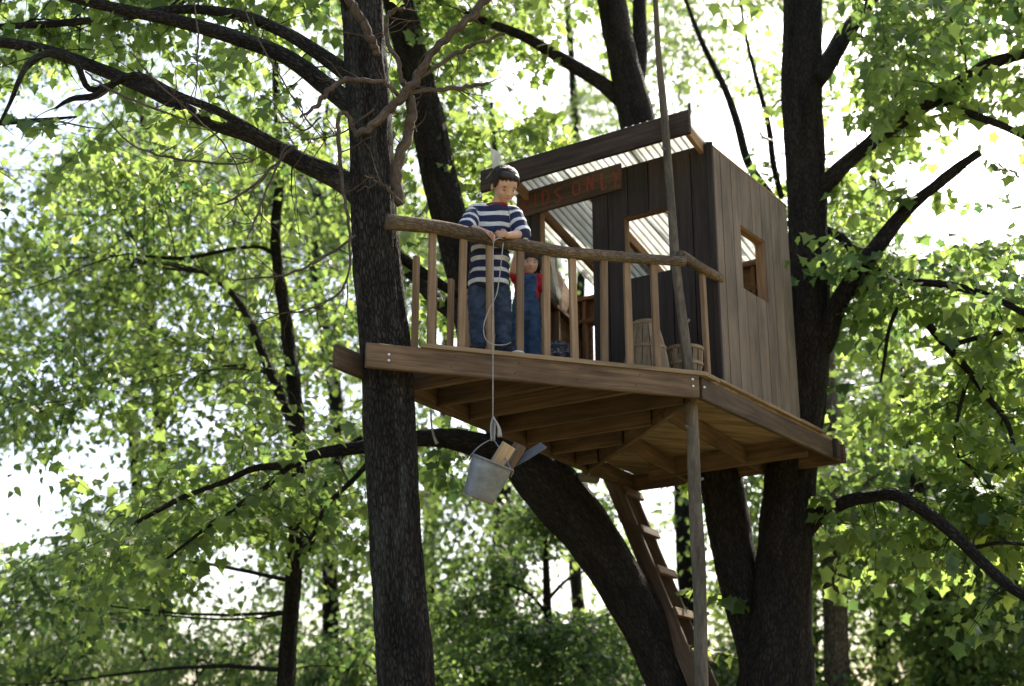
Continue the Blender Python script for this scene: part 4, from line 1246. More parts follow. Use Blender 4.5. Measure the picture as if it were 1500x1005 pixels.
def rope():
    p = on_front(722, DZ + 0.8, -0.035)
    yr = p.y - 0.06
    top = [at(737, 350, yr + 0.10), at(731, 349, yr + 0.03), at(725, 352, yr - 0.0), at(722.5, 362, yr - 0.005)]
    main = [tuple(q) for q in top] + [tuple(at(722, 420, yr)), tuple(at(722, 520, BY)), tuple(at(722, 600, BY)), tuple(at(722, 646, BY))]
    e = root('rope', tuple(at(722, 646, BY)), 'pale rope running from the boy\'s hands over the railing down to the bucket', 'rope')
    put('hoist_line', tube_mesh('hoist_line', M['rope'], main, [0.0038] * len(main), sides=8, n=80), None, e)
    y2 = yr - 0.012
    slack = [at(737, 356, yr + .05), at(734, 385, y2 + .02), at(731, 410, y2), at(727, 432, y2), at(716, 455, y2), at(709, 475, y2), at(709, 490, y2), at(714, 500, y2 + .04), at(724, 505, y2 + 0.1), at(740, 505, y2 + .2), at(748, 502, y2 + .26)]
    put('slack_line', tube_mesh('slack_line', M['rope'], [tuple(q) for q in slack], [0.0038] * len(slack), sides=8, n=70), None, e)
    loop = [at(720, 646, BY - .01), at(719, 630, BY - .012), at(720, 618, BY - .012), at(723, 611, BY - .012), at(725, 620, BY - .012), at(724, 646, BY - .01)]
    put('knot_loop', tube_mesh('knot_loop', M['rope'], [tuple(q) for q in loop], [0.0055] * 6, sides=8, n=30), None, e)
    tail = [at(722, 612, BY - .015), at(727, 618, BY - .018), at(731, 628, BY - .018), at(732, 640, BY - .018)]
    put('frayed_tail', tube_mesh('frayed_tail', M['rope'], [tuple(q) for q in tail], [0.006, 0.006, 0.011, 0.017], sides=9, n=14), None, e)
rope()
rp = [at(631, 600, 9.4), at(632, 622, 9.4), at(636, 640, 9.4), at(640, 650, 9.4)]
put('rope_scrap', tube_mesh('rope_scrap', M['rope'], [tuple(q) for q in rp], [0.008, 0.007, 0.009, 0.013], sides=8, n=16), None, None,
    'short frayed rope end hanging under the deck beside the near trunk', 'rope')

# ---- bushel baskets
def basket(c, r_bot, r_top, H, flip, label, nst=18, gap=0.86, tilt=0.0, seed=0, missing=()):
    mx = Matrix.Translation(Vector(c)) @ Matrix.Rotation(tilt, 4, 'X') @ Matrix.Rotation(seed, 4, 'Z')
    if flip: mx = mx @ Matrix.Translation((0, 0, H)) @ Matrix.Rotation(math.pi, 4, 'X')
    e = put('bushel_basket', None, mx, None, label, 'basket', 'bushel baskets on the porch')
    def st_mesh():
        V, F = [], []
        n = 6; hw0 = math.pi * r_bot / nst * gap; hw1 = math.pi * r_top / nst * gap
        for i in range(n + 1):
            t = i / n; rr = r_bot + (r_top - r_bot) * t + 0.012 * math.sin(math.pi * t); hw = hw0 + (hw1 - hw0) * t
            for s_, o in ((-1, 0), (0, .002), (1, 0)):
                V.append((H * t, s_ * hw, rr + o))
        for i in range(n):
            for j in range(2):
                a = i * 3 + j
                F.append((a, a + 1, a + 4, a + 3))
        V = np.array(V); V2 = V - np.array([0, 0, 0.004])
        F = np.array(F); k = len(V)
        rim_ = [0, 1, 2] + [3 * i + 2 for i in range(1, n + 1)] + [3 * n + 1, 3 * n] + [3 * i for i in range(n - 1, 0, -1)]
        FR = [(rim_[i], rim_[(i + 1) % len(rim_)], rim_[(i + 1) % len(rim_)] + k, rim_[i] + k) for i in range(len(rim_))]
        return mesh_np('stave', np.vstack([V, V2]), np.vstack([F, F[:, ::-1] + k, np.array(FR)]), M['stave'], False)
    me = st_mesh()
    for i in range(nst):
        if i in missing: continue
        th = 2 * math.pi * i / nst
        # local x (length) -> z, local z (radius) -> outward
        fm = Matrix.Identity(4)
        ox, oy = math.cos(th), math.sin(th)
        cols = [(0, 0, 1), (oy, -ox, 0), (ox, oy, 0)]
        for a in range(3):
            for b in range(3): fm[b][a] = cols[a][b]
        put('stave', me, mx @ fm, e)
    for t in (0.05, 0.5, 0.95):
        rr = r_bot + (r_top - r_bot) * t + 0.012 * math.sin(math.pi * t) + 0.004
        h = 0.024
        put('hoop', lathe([(rr - .003, H * t - h / 2), (rr + .004, H * t - h / 2), (rr + .005, H * t + h / 2), (rr - .003, H * t + h / 2), (rr - .003, H * t - h / 2)], 40, M['stave'], 'hoop', False), mx, e)
    put('basket_base', lathe([(0.001, 0.004), (r_bot, 0.004), (r_bot, 0.016), (0.001, 0.016)], 24, M['stave'], 'basket_base', False), mx, e)
basket((at(946, 500, 9.2).x, 9.2, DZ + 0.004), 0.088, 0.175, 0.425, True, 'tall slatted bushel basket standing upside down before the dark front wall', nst=16, gap=0.97, seed=0.3)
basket((1.285, 9.345, DZ + 0.004), 0.095, 0.132, 0.265, False, 'low open slatted basket beside the pole at the porch corner', nst=16, gap=0.84, seed=0.1, missing=(12,))

# ---- scrap of white cloth above the roof beam
def cloth_scrap():
    n, k = 9, 7
    p = [at(718, 214, 10.2), at(733, 226, 10.22), at(733, 249, 10.2), at(722, 249, 10.18)]
    V = []
    for i in range(n):
        for j in range(k):
            u, v = i / (n - 1), j / (k - 1)
            q = (p[0] * (1 - v) + p[1] * v) * (1 - u) + (p[3] * (1 - v) + p[2] * v) * u
            V.append((q.x, q.y + 0.012 * math.sin(v * 7 + u * 3), q.z))
    V = np.array(V)
    i = np.arange(n - 1)[:, None] * k; j = np.arange(k - 1)[None]
    a = i + j
    F = np.stack([a, a + 1, a + k + 1, a + k], -1).reshape(-1, 4)
    m, nt, out = nodes_of('thin_white_cloth')
    d = nt.nodes.new('ShaderNodeBsdfDiffuse'); d.inputs[0].default_value = (0.7, 0.69, 0.64, 1)
    t = nt.nodes.new('ShaderNodeBsdfTranslucent'); t.inputs[0].default_value = (0.6, 0.58, 0.5, 1)
    mx = nt.nodes.new('ShaderNodeMixShader'); mx.inputs[0].default_value = 0.5
    nt.links.new(d.outputs[0], mx.inputs[1]); nt.links.new(t.outputs[0], mx.inputs[2]); nt.links.new(mx.outputs[0], out.inputs[0])
    me = mesh_np('cloth_scrap', V, F, m)
    e = root('cloth_scrap', tuple(p[3]), 'small scrap of white cloth hanging above the left end of the roof beam', 'cloth')
    put('cloth', me, None, e)
    put('cord', tube_mesh('cord', M['rope'], [tuple(at(722, 249, 10.18)), tuple(at(712, 262, 10.3))], [0.004, 0.004], sides=6, n=4), None, e)
cloth_scrap()

# ---- patterned cushion and bench inside the doorway
def cushion():
    m, nt, out = nodes_of('patterned_fabric')
    tc = nt.nodes.new('ShaderNodeTexCoord')
    w = N(nt, 'ShaderNodeTexNoise', Scale=14.0, Detail=2.0, Distortion=2.5)
    nt.links.new(tc.outputs['Object'], w.inputs['Vector'])
    p = N(nt, 'ShaderNodeBsdfPrincipled', Roughness=0.9)
    nt.links.new(ramp(nt, w.outputs[0], [(0.40, (0.012, 0.012, 0.02)), (0.52, (0.03, 0.035, 0.06)), (0.57, (0.26, 0.23, 0.19)), (0.63, (0.04, 0.03, 0.03))]), p.inputs['Base Color'])
    nt.links.new(p.outputs[0], out.inputs[0])
    bm = bmesh.new()
    bmesh.ops.create_cube(bm, size=1)
    bmesh.ops.subdivide_edges(bm, edges=bm.edges[:], cuts=6, use_grid_fill=True)
    for v in bm.verts:
        x, y, z = v.co
        k = (1 - (2 * abs(x)) ** 4) * (1 - (2 * abs(y)) ** 4)
        v.co = (x * 0.22, y * 0.22, z * (0.05 + 0.12 * max(0, k) ** 0.5))
    c = at(822, 505, 10.66)
    put('cushion', bm_mesh('cushion', bm, m, True), Matrix.Translation((c.x - 0.03, c.y, DZ + 0.62)) @ Matrix.Rotation(1.15, 4, 'X') @ Matrix.Rotation(0.3, 4, 'Y'), None,
        'dark patterned cushion propped up just inside the doorway', 'cushion')
    # plank bench
    a = hp(1.52, 0.14, DZ + 0.52); b = hp(1.44, 1.2, DZ + 0.52)
    e = root('plank_bench', tuple(v3(a, DZ)), 'plank bench along the left wall inside the house', 'bench')
    plank('bench_seat', a, b, 0.22, 0.035, v3(D2, 0), M['inner'], e)
    for q in (a + (b - a) * 0.08, a + (b - a) * 0.92):
        plank('bench_leg', v3(q, DZ + 0.004), v3(q, DZ + 0.50), 0.18, 0.035, v3(D2, 0), M['inner'], e)
cushion()
# ---- clear plastic sheet tacked over the left window
def plastic_sheet():
    m, nt, out = nodes_of('clear_plastic_sheet')
    g = nt.nodes.new('ShaderNodeBsdfGlossy'); g.inputs[0].default_value = (0.8, 0.8, 0.8, 1); g.inputs['Roughness'].default_value = 0.15
    t = nt.nodes.new('ShaderNodeBsdfTransparent'); t.inputs[0].default_value = (0.85, 0.86, 0.86, 1)
    d = nt.nodes.new('ShaderNodeBsdfTranslucent'); d.inputs[0].default_value = (0.35, 0.33, 0.3, 1)
    mx = nt.nodes.new('ShaderNodeMixShader'); mx.inputs[0].default_value = 0.4
    m2 = nt.nodes.new('ShaderNodeMixShader'); m2.inputs[0].default_value = 0.35
    nt.links.new(t.outputs[0], mx.inputs[1]); nt.links.new(g.outputs[0], mx.inputs[2])
    nt.links.new(mx.outputs[0], m2.inputs[1]); nt.links.new(d.outputs[0], m2.inputs[2]); nt.links.new(m2.outputs[0], out.inputs[0])
    n, k = 24, 20
    u = np.linspace(lo_[0] - 0.06, lo_[1] + 0.06, n); v = np.linspace(lo_[2] - 0.05, lo_[3] + 0.05, k)
    UU, VV = np.meshgrid(u, v)
    r_ = np.random.default_rng(3); Z = np.zeros_like(UU)
    for _ in range(8):
        a, b, c = r_.uniform(-22, 22, 2).tolist() + [r_.uniform(0, 6)]
        Z += np.sin(a * UU + b * VV + c)
    Z = -ls_ * (0.105 + 0.0045 * Z)
    P = np.stack([UU, VV, Z], -1).reshape(-1, 3)
    i = np.arange(k - 1)[:, None] * n; j = np.arange(n - 1)[None]; a = i + j
    F = np.stack([a, a + 1, a + n + 1, a + n], -1).reshape(-1, 4)
    put('plastic_sheet', mesh_np('plastic_sheet', P, F, m), lmx_, None, 'crinkled clear plastic sheet covering the window of the left wall inside', 'plastic sheet')
plastic_sheet()

# ------------------------------------------------------------------ people
def rc_mesh(bm, p0, p1, r0, r1, flat=None, seg=14):
    """tapered round-ended limb"""
    p0, p1 = Vector(p0), Vector(p1)
    d = p1 - p0; L = d.length
    q = d.to_track_quat('Z', 'Y').to_matrix() if L > 1e-6 else Matrix.Identity(3)
    rings = []
    for a in np.linspace(-90, 0, 5): rings.append((r0 * math.sin(math.radians(a)), r0 * math.cos(math.radians(a))))
    for a in np.linspace(0, 90, 5): rings.append((L + r1 * math.sin(math.radians(a)), r1 * math.cos(math.radians(a))))
    prev = None
    for z, r in rings:
        r = max(r, 1e-4)
        cur = [bm.verts.new(p0 + q @ Vector((r * math.cos(2 * math.pi * i / seg), r * math.sin(2 * math.pi * i / seg), z))) for i in range(seg)]
        if prev:
            for i in range(seg): bm.faces.new((prev[i], prev[(i + 1) % seg], cur[(i + 1) % seg], cur[i]))
        else: bm.faces.new(cur[::-1])
        prev = cur
    bm.faces.new(prev)

def el_mesh(bm, c, rad, rot=None):
    m = Matrix.Translation(Vector(c)) @ (rot.to_4x4() if rot is not None else Matrix.Identity(4)) @ Matrix.Diagonal((*rad, 1))
    bmesh.ops.create_uvsphere(bm, u_segments=20, v_segments=14, radius=1, matrix=m)

def fuse(name, build, voxel, mat, smooth=4, wrinkle=0.0, wseed=0, wscale=30.0):
    """all shapes melted into one continuous skin"""
    bm = bmesh.new(); build(bm)
    me = bpy.data.meshes.new(name + '_src'); bm.to_mesh(me); bm.free()
    o = bpy.data.objects.new(name + '_src', me); COL.objects.link(o)
    md = o.modifiers.new('r', 'REMESH'); md.mode = 'VOXEL'; md.voxel_size = voxel
    sm = o.modifiers.new('s', 'SMOOTH'); sm.iterations = smooth; sm.factor = 0.5
    dgp = bpy.context.evaluated_depsgraph_get()
    ev = bpy.data.meshes.new_from_object(o.evaluated_get(dgp))
    bpy.data.objects.remove(o, do_unlink=True); bpy.data.meshes.remove(me)
    ev.name = name
    if wrinkle:
        n = len(ev.vertices)
        co = np.empty(n * 3, np.float32); no = np.empty(n * 3, np.float32)
        ev.vertices.foreach_get('co', co); ev.vertices.foreach_get('normal', no)
        co = co.reshape(-1, 3); no = no.reshape(-1, 3)
        r_ = np.random.default_rng(wseed); g = np.zeros(n)
        for _ in range(9):
            kx = r_.normal(0, wscale * 0.55, 3); kx[2] = r_.choice([-1, 1]) * r_.uniform(0.6, 1.5) * wscale
            wv = np.sin(co @ kx + r_.uniform(0, 6.28) + 2.2 * np.sin(co @ r_.normal(0, wscale * 0.35, 3)))
            patch = np.clip(0.5 + np.sin(co @ r_.normal(0, wscale * 0.3, 3) + r_.uniform(0, 6.28)), 0, 1)
            g += (1 - 1.6 * np.abs(wv)) * patch          # sharp folds that come and go
        ev.vertices.foreach_set('co', (co + no * (g * wrinkle / 3)[:, None]).astype(np.float32).ravel())
    for p in ev.polygons: p.use_smooth = True
    ev.materials.clear(); ev.materials.append(mat)
    ev.update()
    return ev

def skin_mat(name, col):
    m, nt, out = nodes_of(name)
    p = N(nt, 'ShaderNodeBsdfPrincipled', Roughness=0.5)
    tc = nt.nodes.new('ShaderNodeTexCoord')
    n = N(nt, 'ShaderNodeTexNoise', Scale=18.0, Detail=4.0)
    nt.links.new(tc.outputs['Object'], n.inputs['Vector'])
    nt.links.new(ramp(nt, n.outputs[0], [(0.3, tuple(c * 0.86 for c in col)), (0.7, tuple(min(1, c * 1.1) for c in col))]), p.inputs['Base Color'])
    p.inputs['Subsurface Weight'].default_value = 0.12
    p.inputs['Subsurface Radius'].default_value = (0.02, 0.008, 0.004)
    p.inputs['Subsurface Scale'].default_value = 0.4
    nt.links.new(p.outputs[0], out.inputs[0])
    return m

def cloth_mat(name, col, vary=0.35, scale=16, fine=420):
    m, nt, out = nodes_of(name)
    L = nt.links
    tc = nt.nodes.new('ShaderNodeTexCoord')
    n = N(nt, 'ShaderNodeTexNoise', Scale=float(scale), Detail=6.0, Roughness=0.65)
    L.new(tc.outputs['Object'], n.inputs['Vector'])
    f = N(nt, 'ShaderNodeTexNoise', Scale=float(fine), Detail=2.0)
    L.new(tc.outputs['Object'], f.inputs['Vector'])
    p = N(nt, 'ShaderNodeBsdfPrincipled', Roughness=0.9)
    p.inputs['Specular IOR Level'].default_value = 0.1
    c = ramp(nt, n.outputs[0], [(0.3, tuple(x * (1 - vary) for x in col)), (0.72, tuple(x * (1 + vary) for x in col))])
    L.new(c, p.inputs['Base Color'])
    b = N(nt, 'ShaderNodeBump', Strength=0.3, Distance=0.004)
    L.new(f.outputs[0], b.inputs['Height']); L.new(b.outputs[0], p.inputs['Normal'])
    L.new(p.outputs[0], out.inputs[0])
    return m

def stripe_mat():
    m, nt, out = nodes_of('striped_jersey')
    L = nt.links
    a = N(nt, 'ShaderNodeAttribute', attribute_name='stripe')
    fr = N(nt, 'ShaderNodeMath', operation='FRACT')
    L.new(a.outputs['Fac'], fr.inputs[0])
    tc = nt.nodes.new('ShaderNodeTexCoord')
    n = N(nt, 'ShaderNodeTexNoise', Scale=20.0, Detail=4.0)
    L.new(tc.outputs['Object'], n.inputs['Vector'])
    c = nt.nodes.new('ShaderNodeValToRGB'); c.color_ramp.interpolation = 'CONSTANT'
    el = c.color_ramp.elements; el[0].position = 0.0; el[0].color = (0.014, 0.018, 0.060, 1); el[1].position = 0.62; el[1].color = (0.62, 0.62, 0.60, 1)
    L.new(fr.outputs[0], c.inputs[0])
    v = ramp(nt, n.outputs[0], [(0.3, (0.8, 0.8, 0.8)), (0.7, (1.1, 1.1, 1.1))])
    p = N(nt, 'ShaderNodeBsdfPrincipled', Roughness=0.9)
    L.new(mixc(nt, 1.0, c.outputs[0], v, 'MULTIPLY'), p.inputs['Base Color'])
    L.new(p.outputs[0], out.inputs[0])
    return m

M['skin'] = skin_mat('skin', (0.50, 0.29, 0.19)); M['hair'] = plain_mat('dark_hair', (0.024, 0.014, 0.009), rough=0.48, spec=0.35, vary=0.5, vscale=60)
M['denim'] = cloth_mat('blue_denim', (0.045, 0.062, 0.098), 0.55, 14); M['denim2'] = cloth_mat('overall_denim', (0.035, 0.065, 0.12), 0.5, 14)
M['stripe'] = stripe_mat(); M['red'] = cloth_mat('red_cotton', (0.36, 0.022, 0.032), 0.35)
M['shoe'] = cloth_mat('dark_shoe', (0.03, 0.03, 0.035), 0.6, 60); M['sole'] = plain_mat('pale_sole', (0.55, 0.53, 0.48), rough=0.7)
M['lip'] = plain_mat('lip', (0.36, 0.12, 0.10), rough=0.5); M['eye'] = plain_mat('dark_eye', (0.012, 0.009, 0.008), rough=0.25, spec=0.5)
M['eye_white'] = plain_mat('eye_white', (0.6, 0.58, 0.55), rough=0.3)
M['collar'] = cloth_mat('maroon_collar', (0.22, 0.03, 0.035), 0.3)

def head_frame(c, fwd, upv):
    f = Vector(fwd).normalized(); u = Vector(upv); u = (u - f * u.dot(f)).normalized(); r = f.cross(u)
    m = Matrix.Identity(4)
    for i in range(3): m[i][0], m[i][1], m[i][2], m[i][3] = r[i], f[i], u[i], c[i]
    return m                                 # x: the head's right, y: forward, z: up

def add_head(bm, hm, s):
    R = hm.to_3x3()
    def E(x, y, z, a, b, c): el_mesh(bm, hm @ Vector((x * s, y * s, z * s)), (a * s, b * s, c * s), R)
    E(0, -0.10, 0.22, 0.70, 0.86, 0.74)      # cranium
    E(0, 0.18, -0.18, 0.56, 0.58, 0.72)      # face
    E(0, 0.36, -0.62, 0.30, 0.30, 0.26)      # chin
    E(0, 0.10, -0.45, 0.48, 0.45, 0.36)      # jaw
    for sx in (-1, 1):
        E(sx * 0.30, 0.48, -0.26, 0.20, 0.20, 0.20)   # cheeks
        E(sx * 0.70, -0.08, -0.12, 0.07, 0.15, 0.23)  # ears
    E(0, 0.76, -0.24, 0.105, 0.13, 0.10)     # nose
    E(0, 0.69, -0.08, 0.07, 0.09, 0.20)
    E(0, 0.66, -0.47, 0.17, 0.07, 0.07)      # lips
    E(0, 0.60, 0.12, 0.42, 0.12, 0.08)       # brow ridge

def face_bits(e, hm, s, lids):
    R = hm.to_3x3().to_4x4()
    def bit(name, mat, x, y, z, a, b, c, tilt=0.0):
        bm = bmesh.new(); el_mesh(bm, (0, 0, 0), (a * s, b * s, c * s))
        mx = Matrix.Translation(hm @ Vector((x * s, y * s, z * s))) @ R @ Matrix.Rotation(tilt, 4, 'Y')
        put(name, bm_mesh(name, bm, mat, True), mx, e)
    for sx in (-1, 1):
        if not lids: bit('eye_white', M['eye_white'], sx * 0.27, 0.645, 0.0, 0.115, 0.05, 0.055)
        bit('eye', M['eye'], sx * 0.27, 0.655 if not lids else 0.66, -0.01 if not lids else -0.03, 0.06 if not lids else 0.115, 0.06, 0.055 if not lids else 0.022, 0.0)
        bit('eyebrow', M['hair'], sx * 0.28, 0.665, 0.17, 0.16, 0.05, 0.028, sx * 0.12)
    bit('mouth', M['lip'], 0, 0.715, -0.475, 0.15, 0.035, 0.030)

def hand(bm, w, d, side_v, palm_n, k, curl):
    """palm at w pointing along d; four fingers curl towards palm_n, thumb on the side"""
    d = Vector(d).normalized(); sv = Vector(side_v); sv = (sv - d * sv.dot(d)).normalized(); pn = d.cross(sv)
    if pn.dot(Vector(palm_n)) < 0: pn = -pn
    w = Vector(w)
    for t in np.linspace(-1, 1, 4):
        rc_mesh(bm, w, w + d * 0.055 * k + sv * t * 0.020 * k, 0.015 * k, 0.0115 * k, seg=10)
    for i, t in enumerate(np.linspace(-1, 1, 4)):
        L = (0.052, 0.062, 0.058, 0.046)[i] * k
        p = w + d * 0.055 * k + sv * t * 0.0235 * k
        a = p + (d * math.cos(curl * .5) + pn * math.sin(curl * .5)) * L * 0.45
        b = a + (d * math.cos(curl * 1.1) + pn * math.sin(curl * 1.1)) * L * 0.32
        c = b + (d * math.cos(curl * 1.6) + pn * math.sin(curl * 1.6)) * L * 0.25
        rc_mesh(bm, p, a, 0.0085 * k, 0.008 * k, seg=8); rc_mesh(bm, a, b, 0.008 * k, 0.0072 * k, seg=8); rc_mesh(bm, b, c, 0.0072 * k, 0.0062 * k, seg=8)
    p = w + d * 0.012 * k - sv * 0.018 * k
    a = p + (d * 0.6 - sv * 0.7 + pn * 0.35).normalized() * 0.032 * k
    b = a + (d * 0.9 + pn * 0.45).normalized() * 0.026 * k
    rc_mesh(bm, p, a, 0.0115 * k, 0.0095 * k, seg=8); rc_mesh(bm, a, b, 0.0095 * k, 0.0075 * k, seg=8)

def strands(hm, s, n, fringe, length, mat, seed):
    """fine locks lying over the skull"""
    r_ = np.random.default_rng(seed); T = Tubes()
    for _ in range(n):
        th = r_.uniform(0, 2 * math.pi); ph = math.acos(r_.uniform(-0.10, 1.0))
        d = np.array([math.sin(ph) * math.cos(th), math.sin(ph) * math.sin(th), math.cos(ph)])
        if d[1] > 0.55 and d[2] < 0.45: continue
        P = []
        cr = np.array([0.0, -0.45, 0.9])     # the crown, from which the hair falls away
        g = d - cr * 0.65; g += np.array([0.42, 0.30 if d[1] > -0.1 else -0.1, -0.25]); g -= d * g.dot(d); g /= np.linalg.norm(g) + 1e-6
        p = d.copy(); lift = r_.uniform(1.0, 1.07); L = length * r_.uniform(0.6, 1.15) * (fringe if d[1] > 0.2 else 1.0)
        wob = r_.normal(0, 0.16, 3)
        for k in range(6):
            q = p / np.linalg.norm(p) * (lift + 0.03 * math.sin(k * 0.8))
            P.append(tuple(hm @ (Vector((q[0] * 0.75, q[1] * 0.88 - 0.19, q[2] * 0.74 + 0.34)) * s)))
            p = p + (g + wob * k * 0.2) * L / 5 + np.array([0, 0, -0.03 * k * L])
        T.add(P, np.array([0.014, 0.018, 0.018, 0.015, 0.010, 0.003]) * s, sides=4, seed=0)
    return T.mesh('hair_lock', mat)

def boy():
    Yc = 8.73
    e = root('person', (at(716, 505, Yc).x, Yc, DZ), 'boy in navy and white striped shirt and jeans leaning on the railing, looking down', 'person')
    hipc = at(716, 392, Yc + .03); chest = at(721, 330, Yc - .01); neckb = at(727, 303, Yc - .04); hc = at(739, 273, Yc - 0.10)
    hipc.z = max(hipc.z, DZ + 0.60)
    shL = at(697, 311, Yc + 0.0); shR = at(752, 314, Yc - .02)
    yr = on_front(720, RT, 0.03).y
    elL = at(684, 333, yr + 0.04); elR = at(765, 343, yr + 0.10)
    wrL = at(717, 343, yr - 0.045); wrR = at(743, 345, yr - 0.05)
    hm = head_frame(hc, (0.46, -0.78, -0.74), (0.12, -0.46, 1)); s = 0.127
    ax = (hc - neckb)
    def body(bm):
        add_head(bm, hm, s)
        rc_mesh(bm, neckb - ax.normalized() * 0.03, hc - ax * 0.25, 0.046, 0.043)
        el_mesh(bm, chest, (0.115, 0.082, 0.15)); el_mesh(bm, (chest + hipc) / 2, (0.105, 0.08, 0.14)); el_mesh(bm, hipc, (0.11, 0.085, 0.09))
        rc_mesh(bm, neckb - Vector((0, 0, 0.03)), shL, 0.05, 0.046); rc_mesh(bm, neckb - Vector((0, 0, 0.03)), shR, 0.05, 0.046)
        for sh, el, wr in ((shL, elL, wrL), (shR, elR, wrR)):
            rc_mesh(bm, sh, el, 0.042, 0.033); rc_mesh(bm, el, el + (wr - el) * 0.4, 0.034, 0.033); rc_mesh(bm, el + (wr - el) * 0.4, wr, 0.033, 0.023)
        hand(bm, wrL, Vector((0.55, -0.35, -0.62)), Vector((-0.2, 0.7, -0.4)), Vector((0, 0.4, -1)), 0.84, 0.75)
        hand(bm, wrR, Vector((-0.92, -0.20, 0.12)), Vector((0, 0.3, -0.9)), Vector((-0.2, 0.8, -0.5)), 0.84, 0.85)
        for kx, ax_ in ((698, 700), (736, 737)):
            hp_ = hipc + Vector(((-1 if kx < 716 else 1) * 0.06, 0, -0.03)); kn = at(kx, 447, Yc + .02); an = at(ax_, 494, Yc + .02); an.z = DZ + .09
            rc_mesh(bm, hp_, kn, 0.07, 0.05); rc_mesh(bm, kn, an, 0.05, 0.034)
    put('body', fuse('body', body, 0.0048, M['skin'], 3), None, e)
    def shirt(bm):
        el_mesh(bm, chest + Vector((0, 0.0, 0.0)), (0.142, 0.106, 0.15))
        hem = at(716, 392, Yc + .01); hem.z = DZ + 0.565
        for t in np.linspace(0, 1, 8):
            c = chest * (1 - t) + hem * t
            el_mesh(bm, c, (0.140 + 0.010 * t, 0.105 + 0.008 * t, 0.06))
        el_mesh(bm, neckb - Vector((0, 0, 0.025)), (0.085, 0.075, 0.045))
        for sh, el in ((shL, elL), (shR, elR)):
            rc_mesh(bm, neckb - Vector((0, 0, 0.055)), sh, 0.066, 0.064); rc_mesh(bm, sh, sh + (el - sh) * 0.98, 0.066, 0.068)
    me = fuse('shirt', shirt, 0.006, M['stripe'], 4, wrinkle=0.006, wseed=3, wscale=26)
    n = len(me.vertices); co = np.empty(n * 3, np.float32); me.vertices.foreach_get('co', co); co = co.reshape(-1, 3)
    st = (co[:, 2] - (DZ + 0.60)) / 0.083 + 0.28 + 0.05 * np.sin(co[:, 0] * 30)
    for sh, el in ((shL, elL), (shR, elR)):
        a = np.array(sh); b = np.array(el); d = b - a; L = np.linalg.norm(d); d /= L
        t = (co - a) @ d; dist = np.linalg.norm(co - a - t[:, None] * d, axis=1)
        dt = np.linalg.norm((co - np.array(chest))[:, :2] / np.array([0.155, 0.12]), axis=1)
        on = (t > 0.015) & (dist < 0.082) & (dt > 1.02)
        st = np.where(on, (L - t) / 0.083 + 0.70, st)
    a_ = me.attributes.new('stripe', 'FLOAT', 'POINT'); a_.data.foreach_set('value', st.astype(np.float32))
    put('shirt', me, None, e)
    col_ = [neckb + Vector((0.072 * math.cos(t) + 0.006, 0.062 * math.sin(t), 0.014 * math.sin(t) + 0.012)) for t in np.linspace(0, 2 * math.pi, 17)]
    put('collar', tube_mesh('collar', M['collar'], [tuple(q) for q in col_], [0.011] * 17, sides=8), None, e)
    def jeans(bm):
        el_mesh(bm, hipc + Vector((0, 0, -0.01)), (0.132, 0.102, 0.10))
        for kx, ax_ in ((698, 701), (736, 737)):
            sx = -1 if kx < 716 else 1
            hp_ = hipc + Vector((sx * 0.062, 0, -0.05)); kn = at(kx, 447, Yc + .02); an = at(ax_, 495, Yc + .02); an.z = DZ + .115
            rc_mesh(bm, hp_, kn, 0.084, 0.066); rc_mesh(bm, kn, an, 0.066, 0.055); el_mesh(bm, an + Vector((0, 0, 0.01)), (0.060, 0.064, 0.026))
            for q in range(4): el_mesh(bm, kn + (an - kn) * (0.3 + 0.2 * q), (0.062, 0.066, 0.02))
    put('jeans', fuse('jeans', jeans, 0.006, M['denim'], 3, wrinkle=0.009, wseed=5, wscale=32), None, e)
    for px, dx, dy in ((700, -0.03, -0.10), (733, 0.09, -0.09)):
        an = at(px, 497, Yc); an.z = DZ + 0.055
        def shoe(bm):
            rc_mesh(bm, an + Vector((0, 0.03, -0.005)), an + Vector((dx, dy, -0.015)), 0.045, 0.038); el_mesh(bm, an + Vector((0, 0.02, 0.02)), (0.045, 0.05, 0.04))
        sh = put('shoe', fuse('shoe', shoe, 0.006, M['shoe'], 3), None, e)
        def sole(bm):
            for t in np.linspace(-0.4, 1.35, 7): el_mesh(bm, (an.x + dx * t, an.y + 0.01 + dy * t, DZ + 0.018), (0.047, 0.045, 0.014))
        put('sole', fuse('sole', sole, 0.006, M['sole'], 2), None, sh)
    def hair(bm):
        R = hm.to_3x3()
        def E(x, y, z, a, b, c): el_mesh(bm, hm @ Vector((x * s, y * s, z * s)), (a * s, b * s, c * s), R)
        E(0, -0.20, 0.34, 0.735, 0.86, 0.72); E(0, -0.52, 0.0, 0.62, 0.46, 0.52)
        E(0.12, 0.30, 0.70, 0.50, 0.36, 0.28); E(-0.22, 0.36, 0.62, 0.38, 0.28, 0.26)
        for sx in (-1, 1): E(sx * 0.64, 0.02, 0.16, 0.12, 0.26, 0.30)
    put('hair', fuse('hair', hair, 0.0045, M['hair'], 3), None, e)
    put('hair_locks', strands(hm, s, 2600, 0.5, 0.6, M['hair'], 4), None, e)
    face_bits(e, hm, s, True)
boy()

